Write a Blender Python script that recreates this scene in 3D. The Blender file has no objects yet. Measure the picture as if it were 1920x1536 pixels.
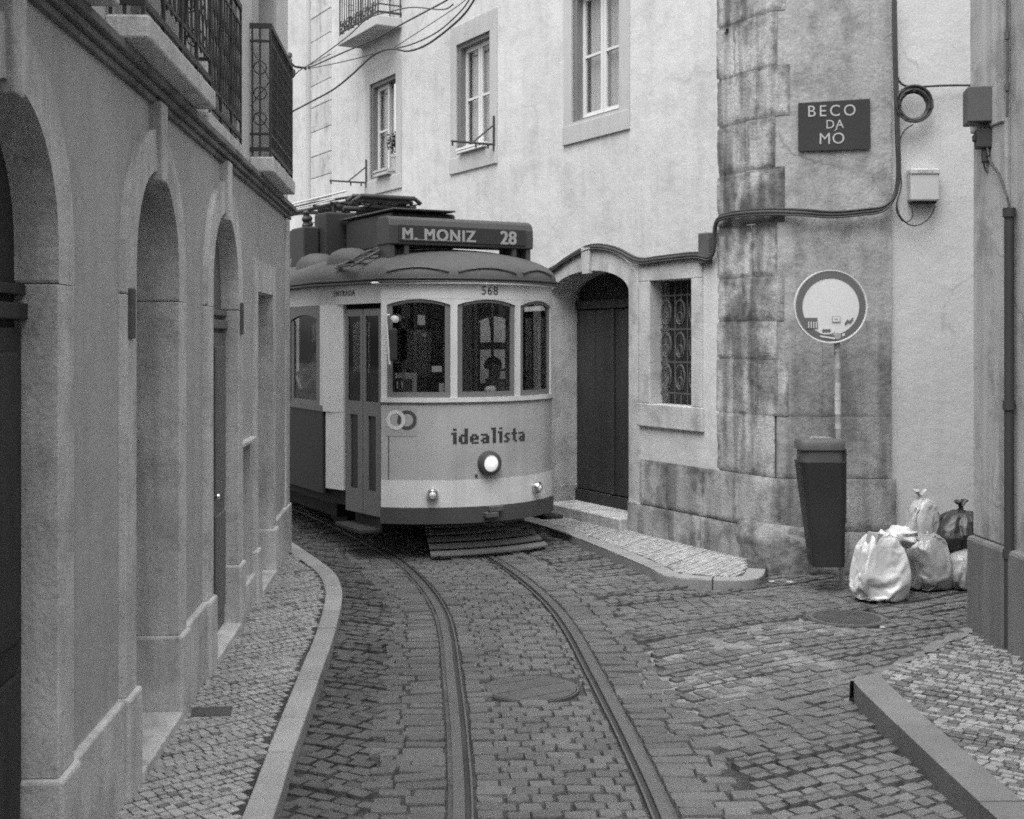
import bpy, bmesh, math, random
from math import sin, cos, pi, radians, sqrt, atan2, hypot
from mathutils import Vector, Matrix, noise
random.seed(28)
scene = bpy.context.scene
COL = scene.collection
CAMH, FPX, CX, HY = 2.2, 2400.0, 960.0, 635.0     # camera height, focal length and horizon in photo pixels

# ------------------------------------------------------------------ helpers
def link(o, parent=None):
    COL.objects.link(o)
    if parent is not None:
        o.parent = parent
    return o

def tag(o, label=None, cat=None, group=None, kind=None):
    if label: o['label'] = label
    if cat: o['category'] = cat
    if group: o['group'] = group
    if kind: o['kind'] = kind
    return o

def empty(name, loc=(0, 0, 0), rz=0.0, label=None, cat=None, group=None):
    o = bpy.data.objects.new(name, None)
    o.empty_display_size = 0.2
    o.location = loc
    o.rotation_euler = (0, 0, rz)
    link(o)
    return tag(o, label, cat, group)

def gpt(px, py, z=0.0):
    """pixel of a point at height z -> ground plan point"""
    Y = (CAMH - z) * FPX / (py - HY)
    return ((px - CX) / FPX * Y, Y)

def at(px, py, Y):
    return Vector(((px - CX) / FPX * Y, Y, CAMH - (py - HY) / FPX * Y))

class Frame:
    """upright local frame: x along a facade, y into the building, z up"""
    def __init__(s, ox, oy, ang):
        s.o = Vector((ox, oy)); s.ang = ang
        s.x = Vector((cos(ang), sin(ang))); s.y = Vector((-sin(ang), cos(ang)))
    def loc(s, px, py, off=0.0):
        """pixel -> local (x, z) on the plane y = off"""
        r = Vector(((px - CX) / FPX, 1.0))
        q = s.o + s.y * off
        t = q.dot(s.y) / r.dot(s.y)
        P = r * t
        return ((P - s.o).dot(s.x), CAMH - (py - HY) / FPX * t)
    def world(s, x, y, z=0):
        p = s.o + s.x * x + s.y * y
        return Vector((p.x, p.y, z))

class MB:
    def __init__(s):
        s.v = []; s.f = []; s.t = []
    def add(s, vs, fs, tint=1.0):
        b = len(s.v)
        s.v += [tuple(v) for v in vs]
        for f in fs:
            s.f.append([i + b for i in f]); s.t.append(tint)
        return s
    def box(s, x0, x1, y0, y1, z0, z1, tint=1.0):
        vs = [(x0, y0, z0), (x1, y0, z0), (x1, y1, z0), (x0, y1, z0), (x0, y0, z1), (x1, y0, z1), (x1, y1, z1), (x0, y1, z1)]
        return s.add(vs, [(0, 3, 2, 1), (4, 5, 6, 7), (0, 1, 5, 4), (1, 2, 6, 5), (2, 3, 7, 6), (3, 0, 4, 7)], tint)
    def hexa(s, low, high, tint=1.0):
        return s.add(list(low) + list(high), [(0, 3, 2, 1), (4, 5, 6, 7), (0, 1, 5, 4), (1, 2, 6, 5), (2, 3, 7, 6), (3, 0, 4, 7)], tint)
    def tube(s, pts, r, n=8, closed=False, cap=True, flat=None):
        pts = [Vector(p) for p in pts]; m = len(pts)
        rings = []
        for i, p in enumerate(pts):
            a = pts[i - 1] if (i > 0 or closed) else p
            c = pts[(i + 1) % m] if (i < m - 1 or closed) else p
            d = (c - a)
            d = d.normalized() if d.length > 1e-9 else Vector((0, 0, 1))
            up = Vector((0, 0, 1)) if abs(d.z) < 0.9 else Vector((0, 1, 0))
            e = d.cross(up).normalized(); g = e.cross(d)
            rr = r[i] if isinstance(r, (list, tuple)) else r
            rings.append([p + (e * cos(2 * pi * k / n) + g * sin(2 * pi * k / n) * (flat or 1)) * rr for k in range(n)])
        vs = [v for R in rings for v in R]; fs = []
        for i in range(m if closed else m - 1):
            j = (i + 1) % m
            for k in range(n):
                l = (k + 1) % n
                fs.append((i * n + k, i * n + l, j * n + l, j * n + k))
        if cap and not closed:
            fs.append(tuple(range(n))[::-1]); fs.append(tuple((m - 1) * n + k for k in range(n)))
        return s.add(vs, fs)
    def lathe(s, prof, c=(0, 0, 0), n=24, axis='z', R=None):
        vs = []; m = len(prof)
        for (r, h) in prof:
            for k in range(n):
                a = 2 * pi * k / n
                p = (r * cos(a), r * sin(a), h)
                if axis == 'y': p = (p[0], p[2], p[1])
                if axis == 'x': p = (p[2], p[0], p[1])
                p = Vector(p)
                if R is not None: p = R @ p
                vs.append(p + Vector(c))
        fs = []
        for i in range(m - 1):
            for k in range(n):
                l = (k + 1) % n
                fs.append((i * n + k, i * n + l, (i + 1) * n + l, (i + 1) * n + k))
        if prof[0][0] > 1e-5: fs.append(tuple(range(n))[::-1])
        if prof[-1][0] > 1e-5: fs.append(tuple((m - 1) * n + k for k in range(n)))
        return s.add(vs, fs)
    def strip(s, pts, zlo, zhi, th=0.03, off=0.0, nz=1):
        """upright sheet of thickness th standing on a plan polyline; outside is to the right of travel"""
        m = len(pts)
        if not isinstance(zlo, (list, tuple)): zlo = [zlo] * m
        if not isinstance(zhi, (list, tuple)): zhi = [zhi] * m
        nr = []
        for i in range(m):
            a = pts[max(0, i - 1)]; c = pts[min(m - 1, i + 1)]
            dx, dy = c[0] - a[0], c[1] - a[1]; L = hypot(dx, dy) or 1
            nr.append((dy / L, -dx / L))
        vs = []
        for i, p in enumerate(pts):
            ox, oy = p[0] + nr[i][0] * off, p[1] + nr[i][1] * off
            ix, iy = ox - nr[i][0] * th, oy - nr[i][1] * th
            vs += [(ox, oy, zlo[i]), (ox, oy, zhi[i]), (ix, iy, zhi[i]), (ix, iy, zlo[i])]
        fs = []
        for i in range(m - 1):
            a = 4 * i; b = a + 4
            fs += [(a, b, b + 1, a + 1), (a + 1, b + 1, b + 2, a + 2), (a + 2, b + 2, b + 3, a + 3), (a + 3, b + 3, b, a)]
        fs += [(0, 1, 2, 3), (4 * m - 1, 4 * m - 2, 4 * m - 3, 4 * m - 4)]
        return s.add(vs, fs)
    def fill(s, loops, y0, y1, mp=None):
        """flat figure (with holes) drawn in x,z and given thickness from y0 to y1"""
        v, f = fill2d(loops, (y1 - y0) / 2)
        q = [(a, y0 + (c + (y1 - y0) / 2), b) for a, b, c in v]
        if mp: q = [mp(p) for p in q]
        return s.add(q, f)
    def build(s, name, mat=None, parent=None, bevel=0, smooth=None, loc=None, recalc=True, seg=2):
        me = bpy.data.meshes.new(name)
        me.from_pydata(s.v, [], s.f); me.update()
        if recalc:
            b = bmesh.new(); b.from_mesh(me); bmesh.ops.recalc_face_normals(b, faces=b.faces); b.to_mesh(me); b.free()
        if True:
            at_ = me.attributes.new('tint', 'FLOAT', 'FACE')
            at_.data.foreach_set('value', s.t)
        if smooth is not None:
            me.polygons.foreach_set('use_smooth', [True] * len(me.polygons))
            me.set_sharp_from_angle(angle=radians(smooth))
        if mat: me.materials.append(mat)
        o = bpy.data.objects.new(name, me); link(o, parent)
        if loc: o.location = loc
        if bevel:
            md = o.modifiers.new('bevel', 'BEVEL'); md.width = bevel; md.segments = seg; md.limit_method = 'ANGLE'; md.angle_limit = radians(40)
        return o

def split_build(s, name, mat=None, parent=None, **kw):
    """one object for each separate piece"""
    par = list(range(len(s.v)))
    def find(a):
        while par[a] != a: par[a] = par[par[a]]; a = par[a]
        return a
    for f in s.f:
        r = find(f[0])
        for q in f[1:]: par[find(q)] = r
    grp = {}
    for f, t in zip(s.f, s.t): grp.setdefault(find(f[0]), []).append((f, t))
    out = []
    for fs in grp.values():
        ids = {}; m = MB()
        for f, t in fs:
            g = []
            for q in f:
                if q not in ids: ids[q] = len(m.v); m.v.append(s.v[q])
                g.append(ids[q])
            m.f.append(g); m.t.append(t)
        out.append(m.build(name, mat, parent, **kw))
    return out
MB.each = split_build

def fill2d(loops, e):
    cu = bpy.data.curves.new('tmp', 'CURVE'); cu.dimensions = '2D'; cu.fill_mode = 'BOTH'; cu.extrude = e
    for lp in loops:
        sp = cu.splines.new('POLY'); sp.points.add(len(lp) - 1)
        for i, p in enumerate(lp): sp.points[i].co = (p[0], p[1], 0, 1)
        sp.use_cyclic_u = True
    ob = bpy.data.objects.new('tmp', cu); COL.objects.link(ob)
    me = bpy.data.meshes.new_from_object(ob)
    v = [tuple(x.co) for x in me.vertices]; f = [tuple(p.vertices) for p in me.polygons]
    bpy.data.objects.remove(ob); bpy.data.curves.remove(cu); bpy.data.meshes.remove(me)
    return v, f

def text2d(txt, size, e=0.002, weight=0.0, spacing=1.0):
    """letters as a flat figure, centred on 0,0"""
    cu = bpy.data.curves.new('tmp', 'FONT'); cu.body = txt; cu.size = size; cu.extrude = e; cu.offset = weight
    cu.align_x = 'CENTER'; cu.align_y = 'CENTER'; cu.space_character = spacing; cu.resolution_u = 4
    ob = bpy.data.objects.new('tmp', cu); COL.objects.link(ob)
    me = bpy.data.meshes.new_from_object(ob)
    v = [tuple(x.co) for x in me.vertices]; f = [tuple(p.vertices) for p in me.polygons]
    bpy.data.objects.remove(ob); bpy.data.curves.remove(cu); bpy.data.meshes.remove(me)
    return v, f

def rect(x0, x1, z0, z1): return [(x0, z0), (x1, z0), (x1, z1), (x0, z1)]
def arch_loop(x0, x1, z0, zs, rise, n=20):
    c = (x0 + x1) / 2; h = (x1 - x0) / 2
    return [(x0, z0), (x1, z0)] + [(c + h * cos(pi * k / n), zs + rise * sin(pi * k / n)) for k in range(n + 1)]
def arch_frame(x0, x1, z0, zs, rise, fw, ft, n=20):
    """inverted U round an arched opening, one outline"""
    c = (x0 + x1) / 2; h = (x1 - x0) / 2; H = h + fw
    out = [(x1 + fw, z0)] + [(c + H * cos(pi * k / n), zs + (rise + ft) * sin(pi * k / n)) for k in range(n + 1)] + [(x0 - fw, z0)]
    inn = [(x0, z0)] + [(c - h * cos(pi * k / n), zs + rise * sin(pi * k / n)) for k in range(n + 1)] + [(x1, z0)]
    return out + inn

def catmull(p, n=8):
    p = [Vector(q) for q in p]; o = []
    for i in range(len(p) - 1):
        a = p[max(0, i - 1)]; b = p[i]; c = p[i + 1]; d = p[min(len(p) - 1, i + 2)]
        for k in range(n):
            t = k / n
            o.append(0.5 * ((2 * b) + (c - a) * t + (2 * a - 5 * b + 4 * c - d) * t * t + (3 * b - a - 3 * c + d) * t ** 3))
    o.append(p[-1]); return o

def inpoly(x, y, P):
    r = False; j = len(P) - 1
    for i in range(len(P)):
        xi, yi = P[i][:2]; xj, yj = P[j][:2]
        if (yi > y) != (yj > y) and x < (xj - xi) * (y - yi) / (yj - yi) + xi: r = not r
        j = i
    return r

# ------------------------------------------------------------------ plastic bags: slack sheets settled over lumpy contents
def blob(rx, ry, h, n, k, sq, seed, top, lum=.12):
    vs = []; fs = []
    for j in range(1, k):
        t = j / k; z = h * (1 - cos(pi * t)) / 2; r = min(1, sin(pi * t) ** .45)
        if t > .5: r *= 1 - (1 - top) * ((t - .5) / .5) ** 1.5
        for i in range(n):
            a = 2 * pi * i / n; c, q_ = cos(a), sin(a); q = (1 - sq) + sq / max(abs(c), abs(q_)) * .85
            d = 1 + lum * noise.noise((c * 1.5, q_ * 1.5, t * 3 + seed))
            vs.append((rx * r * q * c * d, ry * r * q * q_ * d, z))
    b = len(vs); vs += [(0, 0, 0), (0, 0, h)]
    for j in range(k - 2):
        for i in range(n): fs.append((j * n + i, j * n + (i + 1) % n, (j + 1) * n + (i + 1) % n, (j + 1) * n + i))
    for i in range(n): fs += [(b, (i + 1) % n, i), (b + 1, (k - 2) * n + i, (k - 2) * n + (i + 1) % n)]
    return vs, fs
def sack(rx, ry, h, seed, sq=.3, fill=.7, frames=22, grow=-.2, top=.5, ftop=.8):
    def mk(v, f):
        me = bpy.data.meshes.new('tmp'); me.from_pydata(v, [], f); o = bpy.data.objects.new('tmp', me); COL.objects.link(o); return o
    scene.frame_set(1)
    v, f = blob(rx, ry, h, 76, 58, sq, seed, top); o = mk([(x, y, z + .012) for x, y, z in v], f)
    v, f = blob(rx * .85, ry * .85, h * fill, 32, 20, sq, seed + 2, ftop, .30); a = mk([(x, y, z + .02) for x, y, z in v], f)
    b = mk([(-2, -2, 0), (2, -2, 0), (2, 2, 0), (-2, 2, 0)], [(0, 1, 2, 3)])
    for q in (a, b):
        q.modifiers.new('c', 'COLLISION'); q.collision.thickness_outer = .006; q.collision.cloth_friction = 25
    m = o.modifiers.new('cl', 'CLOTH'); st = m.settings; st.quality = 6; st.mass = .12
    st.tension_stiffness = st.compression_stiffness = 18; st.shear_stiffness = 6; st.bending_stiffness = .02; st.air_damping = 2; st.shrink_min = st.shrink_max = grow
    m.collision_settings.collision_quality = 2; m.collision_settings.distance_min = .004; m.collision_settings.use_self_collision = False
    m.point_cache.frame_start = 1; m.point_cache.frame_end = frames
    for fr in range(1, frames + 1): scene.frame_set(fr)
    me = bpy.data.meshes.new_from_object(o.evaluated_get(bpy.context.evaluated_depsgraph_get()))
    for q in (o, a, b): bpy.data.objects.remove(q)
    scene.frame_set(1); return me
SACKS = [sack(.215, .16, .66, 1.0, .7, .80, top=.75, grow=-.24, ftop=.9), sack(.25, .20, .58, 3.0, .15, .75, grow=-.22), sack(.15, .13, .50, 5.2, .1, .72, grow=-.25, top=.6), sack(.24, .19, .42, 8.4, .2, .75, grow=-.2), sack(.26, .20, .44, 11.0, .0, .72, top=.3)]

# ------------------------------------------------------------------ materials (black and white photograph: greys)
def node(nt, t, **kw):
    n = nt.nodes.new(t)
    for k, v in kw.items(): setattr(n, k, v)
    return n

def mat(name, base, rough=0.85, var=0.12, vscale=1.3, speck=0.08, sscale=110, streak=0.0, stain=0.0, stain_lo=0.5, stain_hi=0.62, sc=2.2,
        bump=0.15, bscale=70, bdist=0.01, tint=False, metal=0.0, spec=0.3, emit=0.0, pits=0.0, coat=0.0, bump2=0.0, crack=0.0, crs=1.0):
    m = bpy.data.materials.new(name); m.use_nodes = True
    nt = m.node_tree; nt.nodes.clear(); L = nt.links
    out = node(nt, 'ShaderNodeOutputMaterial'); bs = node(nt, 'ShaderNodeBsdfPrincipled'); L.new(bs.outputs[0], out.inputs[0])
    bs.inputs['Roughness'].default_value = rough; bs.inputs['Metallic'].default_value = metal
    bs.inputs['Specular IOR Level'].default_value = spec
    if coat: bs.inputs['Coat Weight'].default_value = coat; bs.inputs['Coat Roughness'].default_value = 0.15
    tc = node(nt, 'ShaderNodeTexCoord')
    def noise_(scale, det=5, mp=None, rg=0.6):
        n = node(nt, 'ShaderNodeTexNoise'); n.inputs['Scale'].default_value = scale; n.inputs['Detail'].default_value = det; n.inputs['Roughness'].default_value = rg
        src = tc.outputs['Object']
        if mp:
            k = node(nt, 'ShaderNodeMapping'); k.inputs['Scale'].default_value = mp; L.new(src, k.inputs['Vector']); src = k.outputs[0]
        L.new(src, n.inputs['Vector']); return n.outputs['Fac']
    def mrange(s, a, b, c, d):
        n = node(nt, 'ShaderNodeMapRange'); L.new(s, n.inputs['Value'])
        for i, v in enumerate((a, b, c, d)): n.inputs[i + 1].default_value = v
        return n.outputs[0]
    def mul(a, b):
        n = node(nt, 'ShaderNodeMath', operation='MULTIPLY')
        for i, q in enumerate((a, b)):
            if isinstance(q, (int, float)): n.inputs[i].default_value = q
            else: L.new(q, n.inputs[i])
        return n.outputs[0]
    val = None
    def apply(x):
        nonlocal val
        val = mul(base, x) if val is None else mul(val, x)
    if var: apply(mrange(noise_(vscale, 6), 0.25, 0.75, 1 - var, 1 + var))
    if speck: apply(mrange(noise_(sscale, 3), 0.3, 0.7, 1 - speck, 1 + speck))
    if streak: apply(mrange(noise_(1, 5, (7, 7, 0.45)), 0.45, 0.72, 1.0, 1 - streak))
    if stain: apply(mrange(noise_(sc, 9, None, 0.68), stain_lo, stain_hi, 1.0, 1 - stain))
    if pits: apply(mrange(noise_(26, 4, (1, 1, 0.6)), 0.6, 0.7, 1.0, 1 - pits))
    if crack:
        vo = node(nt, 'ShaderNodeTexVoronoi', feature='DISTANCE_TO_EDGE'); vo.inputs['Scale'].default_value = crs
        nz_ = node(nt, 'ShaderNodeTexNoise'); nz_.inputs['Scale'].default_value = 3.5; nz_.inputs['Detail'].default_value = 6; L.new(tc.outputs['Object'], nz_.inputs['Vector'])
        ad = node(nt, 'ShaderNodeMix', data_type='VECTOR'); ad.inputs['Factor'].default_value = 0.22
        L.new(tc.outputs['Object'], ad.inputs['A']); L.new(nz_.outputs['Color'], ad.inputs['B']); L.new(ad.outputs['Result'], vo.inputs['Vector'])
        line = mrange(vo.outputs['Distance'], 0.0, 0.012, crack, 0.0); msk = mrange(noise_(0.9, 3), 0.50, 0.58, 0.0, 1.0)
        k_ = mul(line, msk); sb = node(nt, 'ShaderNodeMath', operation='SUBTRACT'); sb.inputs[0].default_value = 1.0; L.new(k_, sb.inputs[1]); apply(sb.outputs[0])
    if tint:
        a = node(nt, 'ShaderNodeAttribute'); a.attribute_name = 'tint'; apply(a.outputs['Fac'])
    if val is None: bs.inputs['Base Color'].default_value = (base, base, base, 1)
    else: L.new(val, bs.inputs['Base Color'])
    if bump:
        b = node(nt, 'ShaderNodeBump'); b.inputs['Strength'].default_value = bump; b.inputs['Distance'].default_value = bdist
        L.new(noise_(bscale, 5), b.inputs['Height']); L.new(b.outputs[0], bs.inputs['Normal'])
        if bump2:
            b2 = node(nt, 'ShaderNodeBump'); b2.inputs['Strength'].default_value = bump2; b2.inputs['Distance'].default_value = 0.05
            L.new(noise_(3.2, 3), b2.inputs['Height']); L.new(b2.outputs[0], b.inputs['Normal'])
    if emit:
        bs.inputs['Emission Color'].default_value = (1, 1, 1, 1); bs.inputs['Emission Strength'].default_value = emit
    return m

def glass_mat(name, tr=0.75, rough=0.03, refl=1.0):
    m = bpy.data.materials.new(name); m.use_nodes = True
    nt = m.node_tree; nt.nodes.clear(); L = nt.links
    out = node(nt, 'ShaderNodeOutputMaterial'); mx = node(nt, 'ShaderNodeMixShader')
    t = node(nt, 'ShaderNodeBsdfTransparent'); t.inputs[0].default_value = (tr, tr, tr, 1)
    g = node(nt, 'ShaderNodeBsdfGlossy'); g.inputs['Roughness'].default_value = rough; g.inputs[0].default_value = (refl, refl, refl, 1)
    lw = node(nt, 'ShaderNodeLayerWeight'); lw.inputs['Blend'].default_value = 0.5
    pw = node(nt, 'ShaderNodeMath', operation='POWER'); pw.inputs[1].default_value = 4.0; L.new(lw.outputs['Facing'], pw.inputs[0])
    fr = node(nt, 'ShaderNodeMath', operation='MULTIPLY_ADD'); fr.inputs[1].default_value = 0.6; fr.inputs[2].default_value = 0.05; L.new(pw.outputs[0], fr.inputs[0])
    L.new(fr.outputs[0], mx.inputs[0]); L.new(t.outputs[0], mx.inputs[1]); L.new(g.outputs[0], mx.inputs[2]); L.new(mx.outputs[0], out.inputs[0])
    return m

K = dict(
    white_stucco=mat('white_stucco', 0.57, crack=0.14, crs=0.7, var=0.12, vscale=0.8, streak=0.10, stain=0.12, speck=0.15, sscale=45, bump=0.25, bump2=0.3),
    alley_stucco=mat('alley_stucco', 0.53, crack=0.25, crs=0.8, var=0.10, vscale=0.9, streak=0.06, speck=0.14, sscale=50, bump=0.25, bump2=0.25),
    left_stucco=mat('left_stucco', 0.465, crack=0.12, crs=0.7, var=0.08, vscale=0.8, streak=0.12, stain=0.08, speck=0.15, sscale=90, bump=0.25, bump2=0.3),
    left_upper=mat('left_upper', 0.6, var=0.06, speck=0.08),
    left_stone=mat('left_stone', 0.61, crack=0.15, crs=1.3, stain=0.22, sc=2.4, var=0.20, vscale=3, speck=0.16, streak=0.25, pits=0.25, bump=0.5, bscale=45),
    dark_stone=mat('dark_stone', 0.20, var=0.3, vscale=3, speck=0.2, streak=0.3, stain=0.4, sc=4, bump=0.4),  # string course stone, set much darker than the door frames
    pale_stone=mat('pale_stone', 0.55, var=0.15, vscale=3, speck=0.15, pits=0.3, bump=0.5, bscale=40, stain=0.25, sc=5),
    frame_stone=mat('frame_stone', 0.50, var=0.16, vscale=3, speck=0.14, streak=0.22, stain=0.25, sc=3.5, pits=0.25, bump=0.5, bscale=40),
    window_stone=mat('window_stone', 0.45, var=0.08, vscale=2, speck=0.12, streak=0.12, bump=0.3),
    quoin=mat('quoin', 0.46, var=0.25, vscale=1.6, speck=0.22, sscale=60, streak=0.5, stain=0.45, stain_lo=0.48, stain_hi=0.62, sc=2.2, pits=0.35, bump=0.8, bscale=32, bdist=0.012, tint=True, bump2=0.1),
    corner_render=mat('corner_render', 0.345, crack=0.4, crs=1.0, var=0.16, vscale=1.4, speck=0.18, sscale=55, streak=0.22, stain=0.35, stain_lo=0.50, stain_hi=0.66, sc=3, pits=0.2, bump=0.5, bscale=40, tint=True, bump2=0.5),
    plinth=mat('plinth', 0.37, var=0.25, vscale=2.5, speck=0.2, sscale=60, streak=0.3, stain=0.4, sc=3, pits=0.35, bump=0.7, bscale=32, bdist=0.012, tint=True, bump2=0.15),
    near_stucco=mat('near_stucco', 0.40, crack=0.4, crs=1.2, var=0.16, vscale=2, speck=0.12, streak=0.35, stain=0.3, sc=3, bump=0.4),
    near_plinth=mat('near_plinth', 0.17, var=0.2, vscale=2, speck=0.15, streak=0.3, bump=0.5),
    cobble=mat('cobble', 0.112, rough=0.62, var=0.22, vscale=2.0, speck=0.20, sscale=70, bump=0.7, bscale=60, bdist=0.012, tint=True, spec=0.4),
    calcada=mat('calcada', 0.36, rough=0.6, var=0.14, vscale=2.0, speck=0.16, sscale=90, bump=0.5, bscale=70, tint=True, spec=0.4),
    calcada_dark=mat('calcada_dark', 0.22, rough=0.6, var=0.18, vscale=2.0, speck=0.16, sscale=90, bump=0.5, bscale=70, tint=True, spec=0.4),
    grout=mat('grout', 0.055, var=0.5, vscale=1.2, speck=0.4, sscale=50, bump=0.8, bscale=40, bdist=0.02),
    grit=mat('grit', 0.185, var=0.25, vscale=2.5, speck=0.35, sscale=60, bump=0.8, bscale=50, bdist=.01),
    filler=mat('filler', 0.085, var=0.4, vscale=4, speck=0.3, sscale=60, bump=0.6),
    kerb=mat('kerb', 0.325, var=0.15, vscale=3, speck=0.15, sscale=80, bump=0.4, tint=True),
    mid_kerb=mat('mid_kerb', 0.23, var=0.2, vscale=3, speck=0.2, sscale=70, bump=0.5, tint=True),
    dark_kerb=mat('dark_kerb', 0.15, var=0.18, vscale=3, speck=0.15, sscale=80, bump=0.4, tint=True),
    rail=mat('rail', 0.17, rough=0.42, var=0.12, vscale=4, speck=0.1, metal=0.55, bump=0.1, spec=0.5),
    groove=mat('groove', 0.05, rough=0.9, var=0.3, speck=0.2),
    iron=mat('iron', 0.045, rough=0.6, var=0.2, speck=0.15, bump=0.1),
    cast=mat('cast', 0.09, rough=0.65, var=0.25, vscale=5, speck=0.2, bump=0.4),
    dark_wood=mat('dark_wood', 0.045, rough=0.7, var=0.2, vscale=3, streak=0.3, speck=0.12, bump=0.3),
    grey_door=mat('grey_door', 0.17, rough=0.6, var=0.12, streak=0.15, speck=0.1, bump=0.15),
    sash=mat('sash', 0.62, rough=0.6, var=0.05, speck=0.05, bump=0.1),
    curtain=mat('curtain', 0.75, var=0.08, vscale=3, streak=0.1, speck=0.08, bump=0.1),
    room=mat('room', 0.05, var=0, speck=0, bump=0),
    cable=mat('cable', 0.055, rough=0.6, var=0.2, speck=0.1, bump=0.1),
    tram_grey=mat('tram_grey', 0.44, rough=0.36, var=0.10, vscale=1.5, speck=0.07, streak=0.12, stain=0.10, bump=0.04, bscale=20, spec=0.5),
    tram_sticker=mat('tram_sticker', 0.37, rough=0.45, var=0.05, speck=0.05, bump=0.03),
    tram_white=mat('tram_white', 0.68, rough=0.36, var=0.08, vscale=2, speck=0.07, streak=0.14, stain=0.10, bump=0.04, bscale=20, spec=0.5),
    tram_dark=mat('tram_dark', 0.075, rough=0.5, var=0.12, speck=0.08, bump=0.04),
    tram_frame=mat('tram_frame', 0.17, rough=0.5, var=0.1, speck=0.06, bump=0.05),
    tram_roof=mat('tram_roof', 0.082, rough=0.7, var=0.14, vscale=2, speck=0.1, stain=0.15, bump=0.15),
    tram_under=mat('tram_under', 0.035, rough=0.8, var=0.2, speck=0.1),
    tram_slat=mat('tram_slat', 0.17, rough=0.75, var=0.2, speck=0.12, bump=0.1),
    board=mat('board', 0.038, rough=0.5, var=0.1, speck=0.06, bump=0.03),
    ink=mat('ink', 0.05, rough=0.5, var=0.05, speck=0, bump=0),
    letter=mat('letter', 0.33, rough=0.6, var=0.08, speck=0.06, bump=0),
    white_paint=mat('white_paint', 0.62, rough=0.55, var=0.06, speck=0.06, bump=0.05),
    inside=mat('inside', 0.10, rough=0.7, var=0.15, speck=0.1, bump=0),
    chrome=mat('chrome', 0.6, rough=0.2, var=0, speck=0, metal=1.0, bump=0),
    lens=mat('lens', 0.8, rough=0.2, var=0, speck=0, bump=0),
    lamp_on=mat('lamp_on', 0.8, rough=0.3, var=0.0, speck=0, bump=0, emit=0.22),
    lamp_core=mat('lamp_core', 0.8, rough=0.3, var=0, speck=0, bump=0, emit=0.8),
    paper=mat('paper', 0.7, var=0.05, speck=0.04, bump=0),
    plate=mat('plate', 0.038, rough=0.6, var=0.15, speck=0.12, bump=0.1),
    sign_white=mat('sign_white', 0.62, rough=0.5, var=0.06, speck=0.06, bump=0.02),
    sign_ring=mat('sign_ring', 0.13, rough=0.5, var=0.08, speck=0.06, bump=0.02),
    pole=mat('pole', 0.27, rough=0.6, var=0.25, vscale=6, speck=0.15, bump=0.1),
    pole_sticker=mat('pole_sticker', 0.42, var=0.25, vscale=14, speck=0.2, bump=0),
    bin=mat('bin', 0.042, rough=0.55, var=0.18, vscale=3, speck=0.12, bump=0.08),
    bin_top=mat('bin_top', 0.085, rough=0.55, var=0.2, vscale=5, speck=0.15, bump=0.1),
    bag_white=mat('bag_white', 0.52, rough=0.30, var=0.12, vscale=6, speck=0.05, bump=0.25, bscale=35, bdist=0.01, spec=0.55),
    bag_clear=mat('bag_clear', 0.40, rough=0.30, var=0.25, vscale=7, speck=0.05, bump=0.25, bscale=35, bdist=0.01, spec=0.55),
    bag_clear2=mat('bag_clear2', 0.34, rough=0.3, var=0.2, vscale=7, speck=0.05, bump=0.2, bscale=30, spec=0.5),
    bag_grey=mat('bag_grey', 0.26, rough=0.30, var=0.25, vscale=6, speck=0.05, bump=0.25, bscale=35, bdist=0.01, spec=0.55),
    bag_black=mat('bag_black', 0.03, rough=0.42, var=0.2, vscale=6, speck=0.05, bump=0.25, bscale=35, bdist=0.01, spec=0.55),
    box_dark=mat('box_dark', 0.09, rough=0.6, var=0.15, speck=0.1, bump=0.1),
    box_pale=mat('box_pale', 0.47, rough=0.5, var=0.06, speck=0.08, bump=0.05),
    leaf=mat('leaf', 0.07, var=0.3, vscale=20, speck=0.2, bump=0.2),
    skin=mat('skin', 0.36, rough=0.6, var=0.05, speck=0.02, bump=0),
    cloth_pale=mat('cloth_pale', 0.42, var=0.1, speck=0.08, bump=0.2),
    cloth_mid=mat('cloth_mid', 0.2, var=0.2, vscale=8, speck=0.1, bump=0.2),
    cloth_dark=mat('cloth_dark', 0.05, var=0.15, speck=0.1, bump=0.2),
    hair=mat('hair', 0.03, rough=0.6, var=0.2, speck=0.1, bump=0.3),
    glass=glass_mat('glass', 0.80), tram_glass=glass_mat('tram_glass', 0.76), dark_glass=glass_mat('dark_glass', 0.35),
)

# ------------------------------------------------------------------ plan of the place
# left house wall: X = -1.41 - 0.0646 Y ; corner house facade through (2.5, 12) ; near right house from (3.36, 9.23)
def left_wall(Y): return -1.41 - 0.0646 * Y
FL = Frame(-1.41, 0.0, atan2(1.0, -0.0646))
LC = FL.x.y                                   # local x per metre of Y
FR = Frame(2.5, 12.0, atan2(-0.878, 0.479))   # corner house: local x = towards the corner
FN = Frame(3.36, 9.23, atan2(-0.9977, 0.068))
TR = Frame(-0.235, 12.8, radians(28.6))       # tram: x to its photo-right side, y backwards

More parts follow.
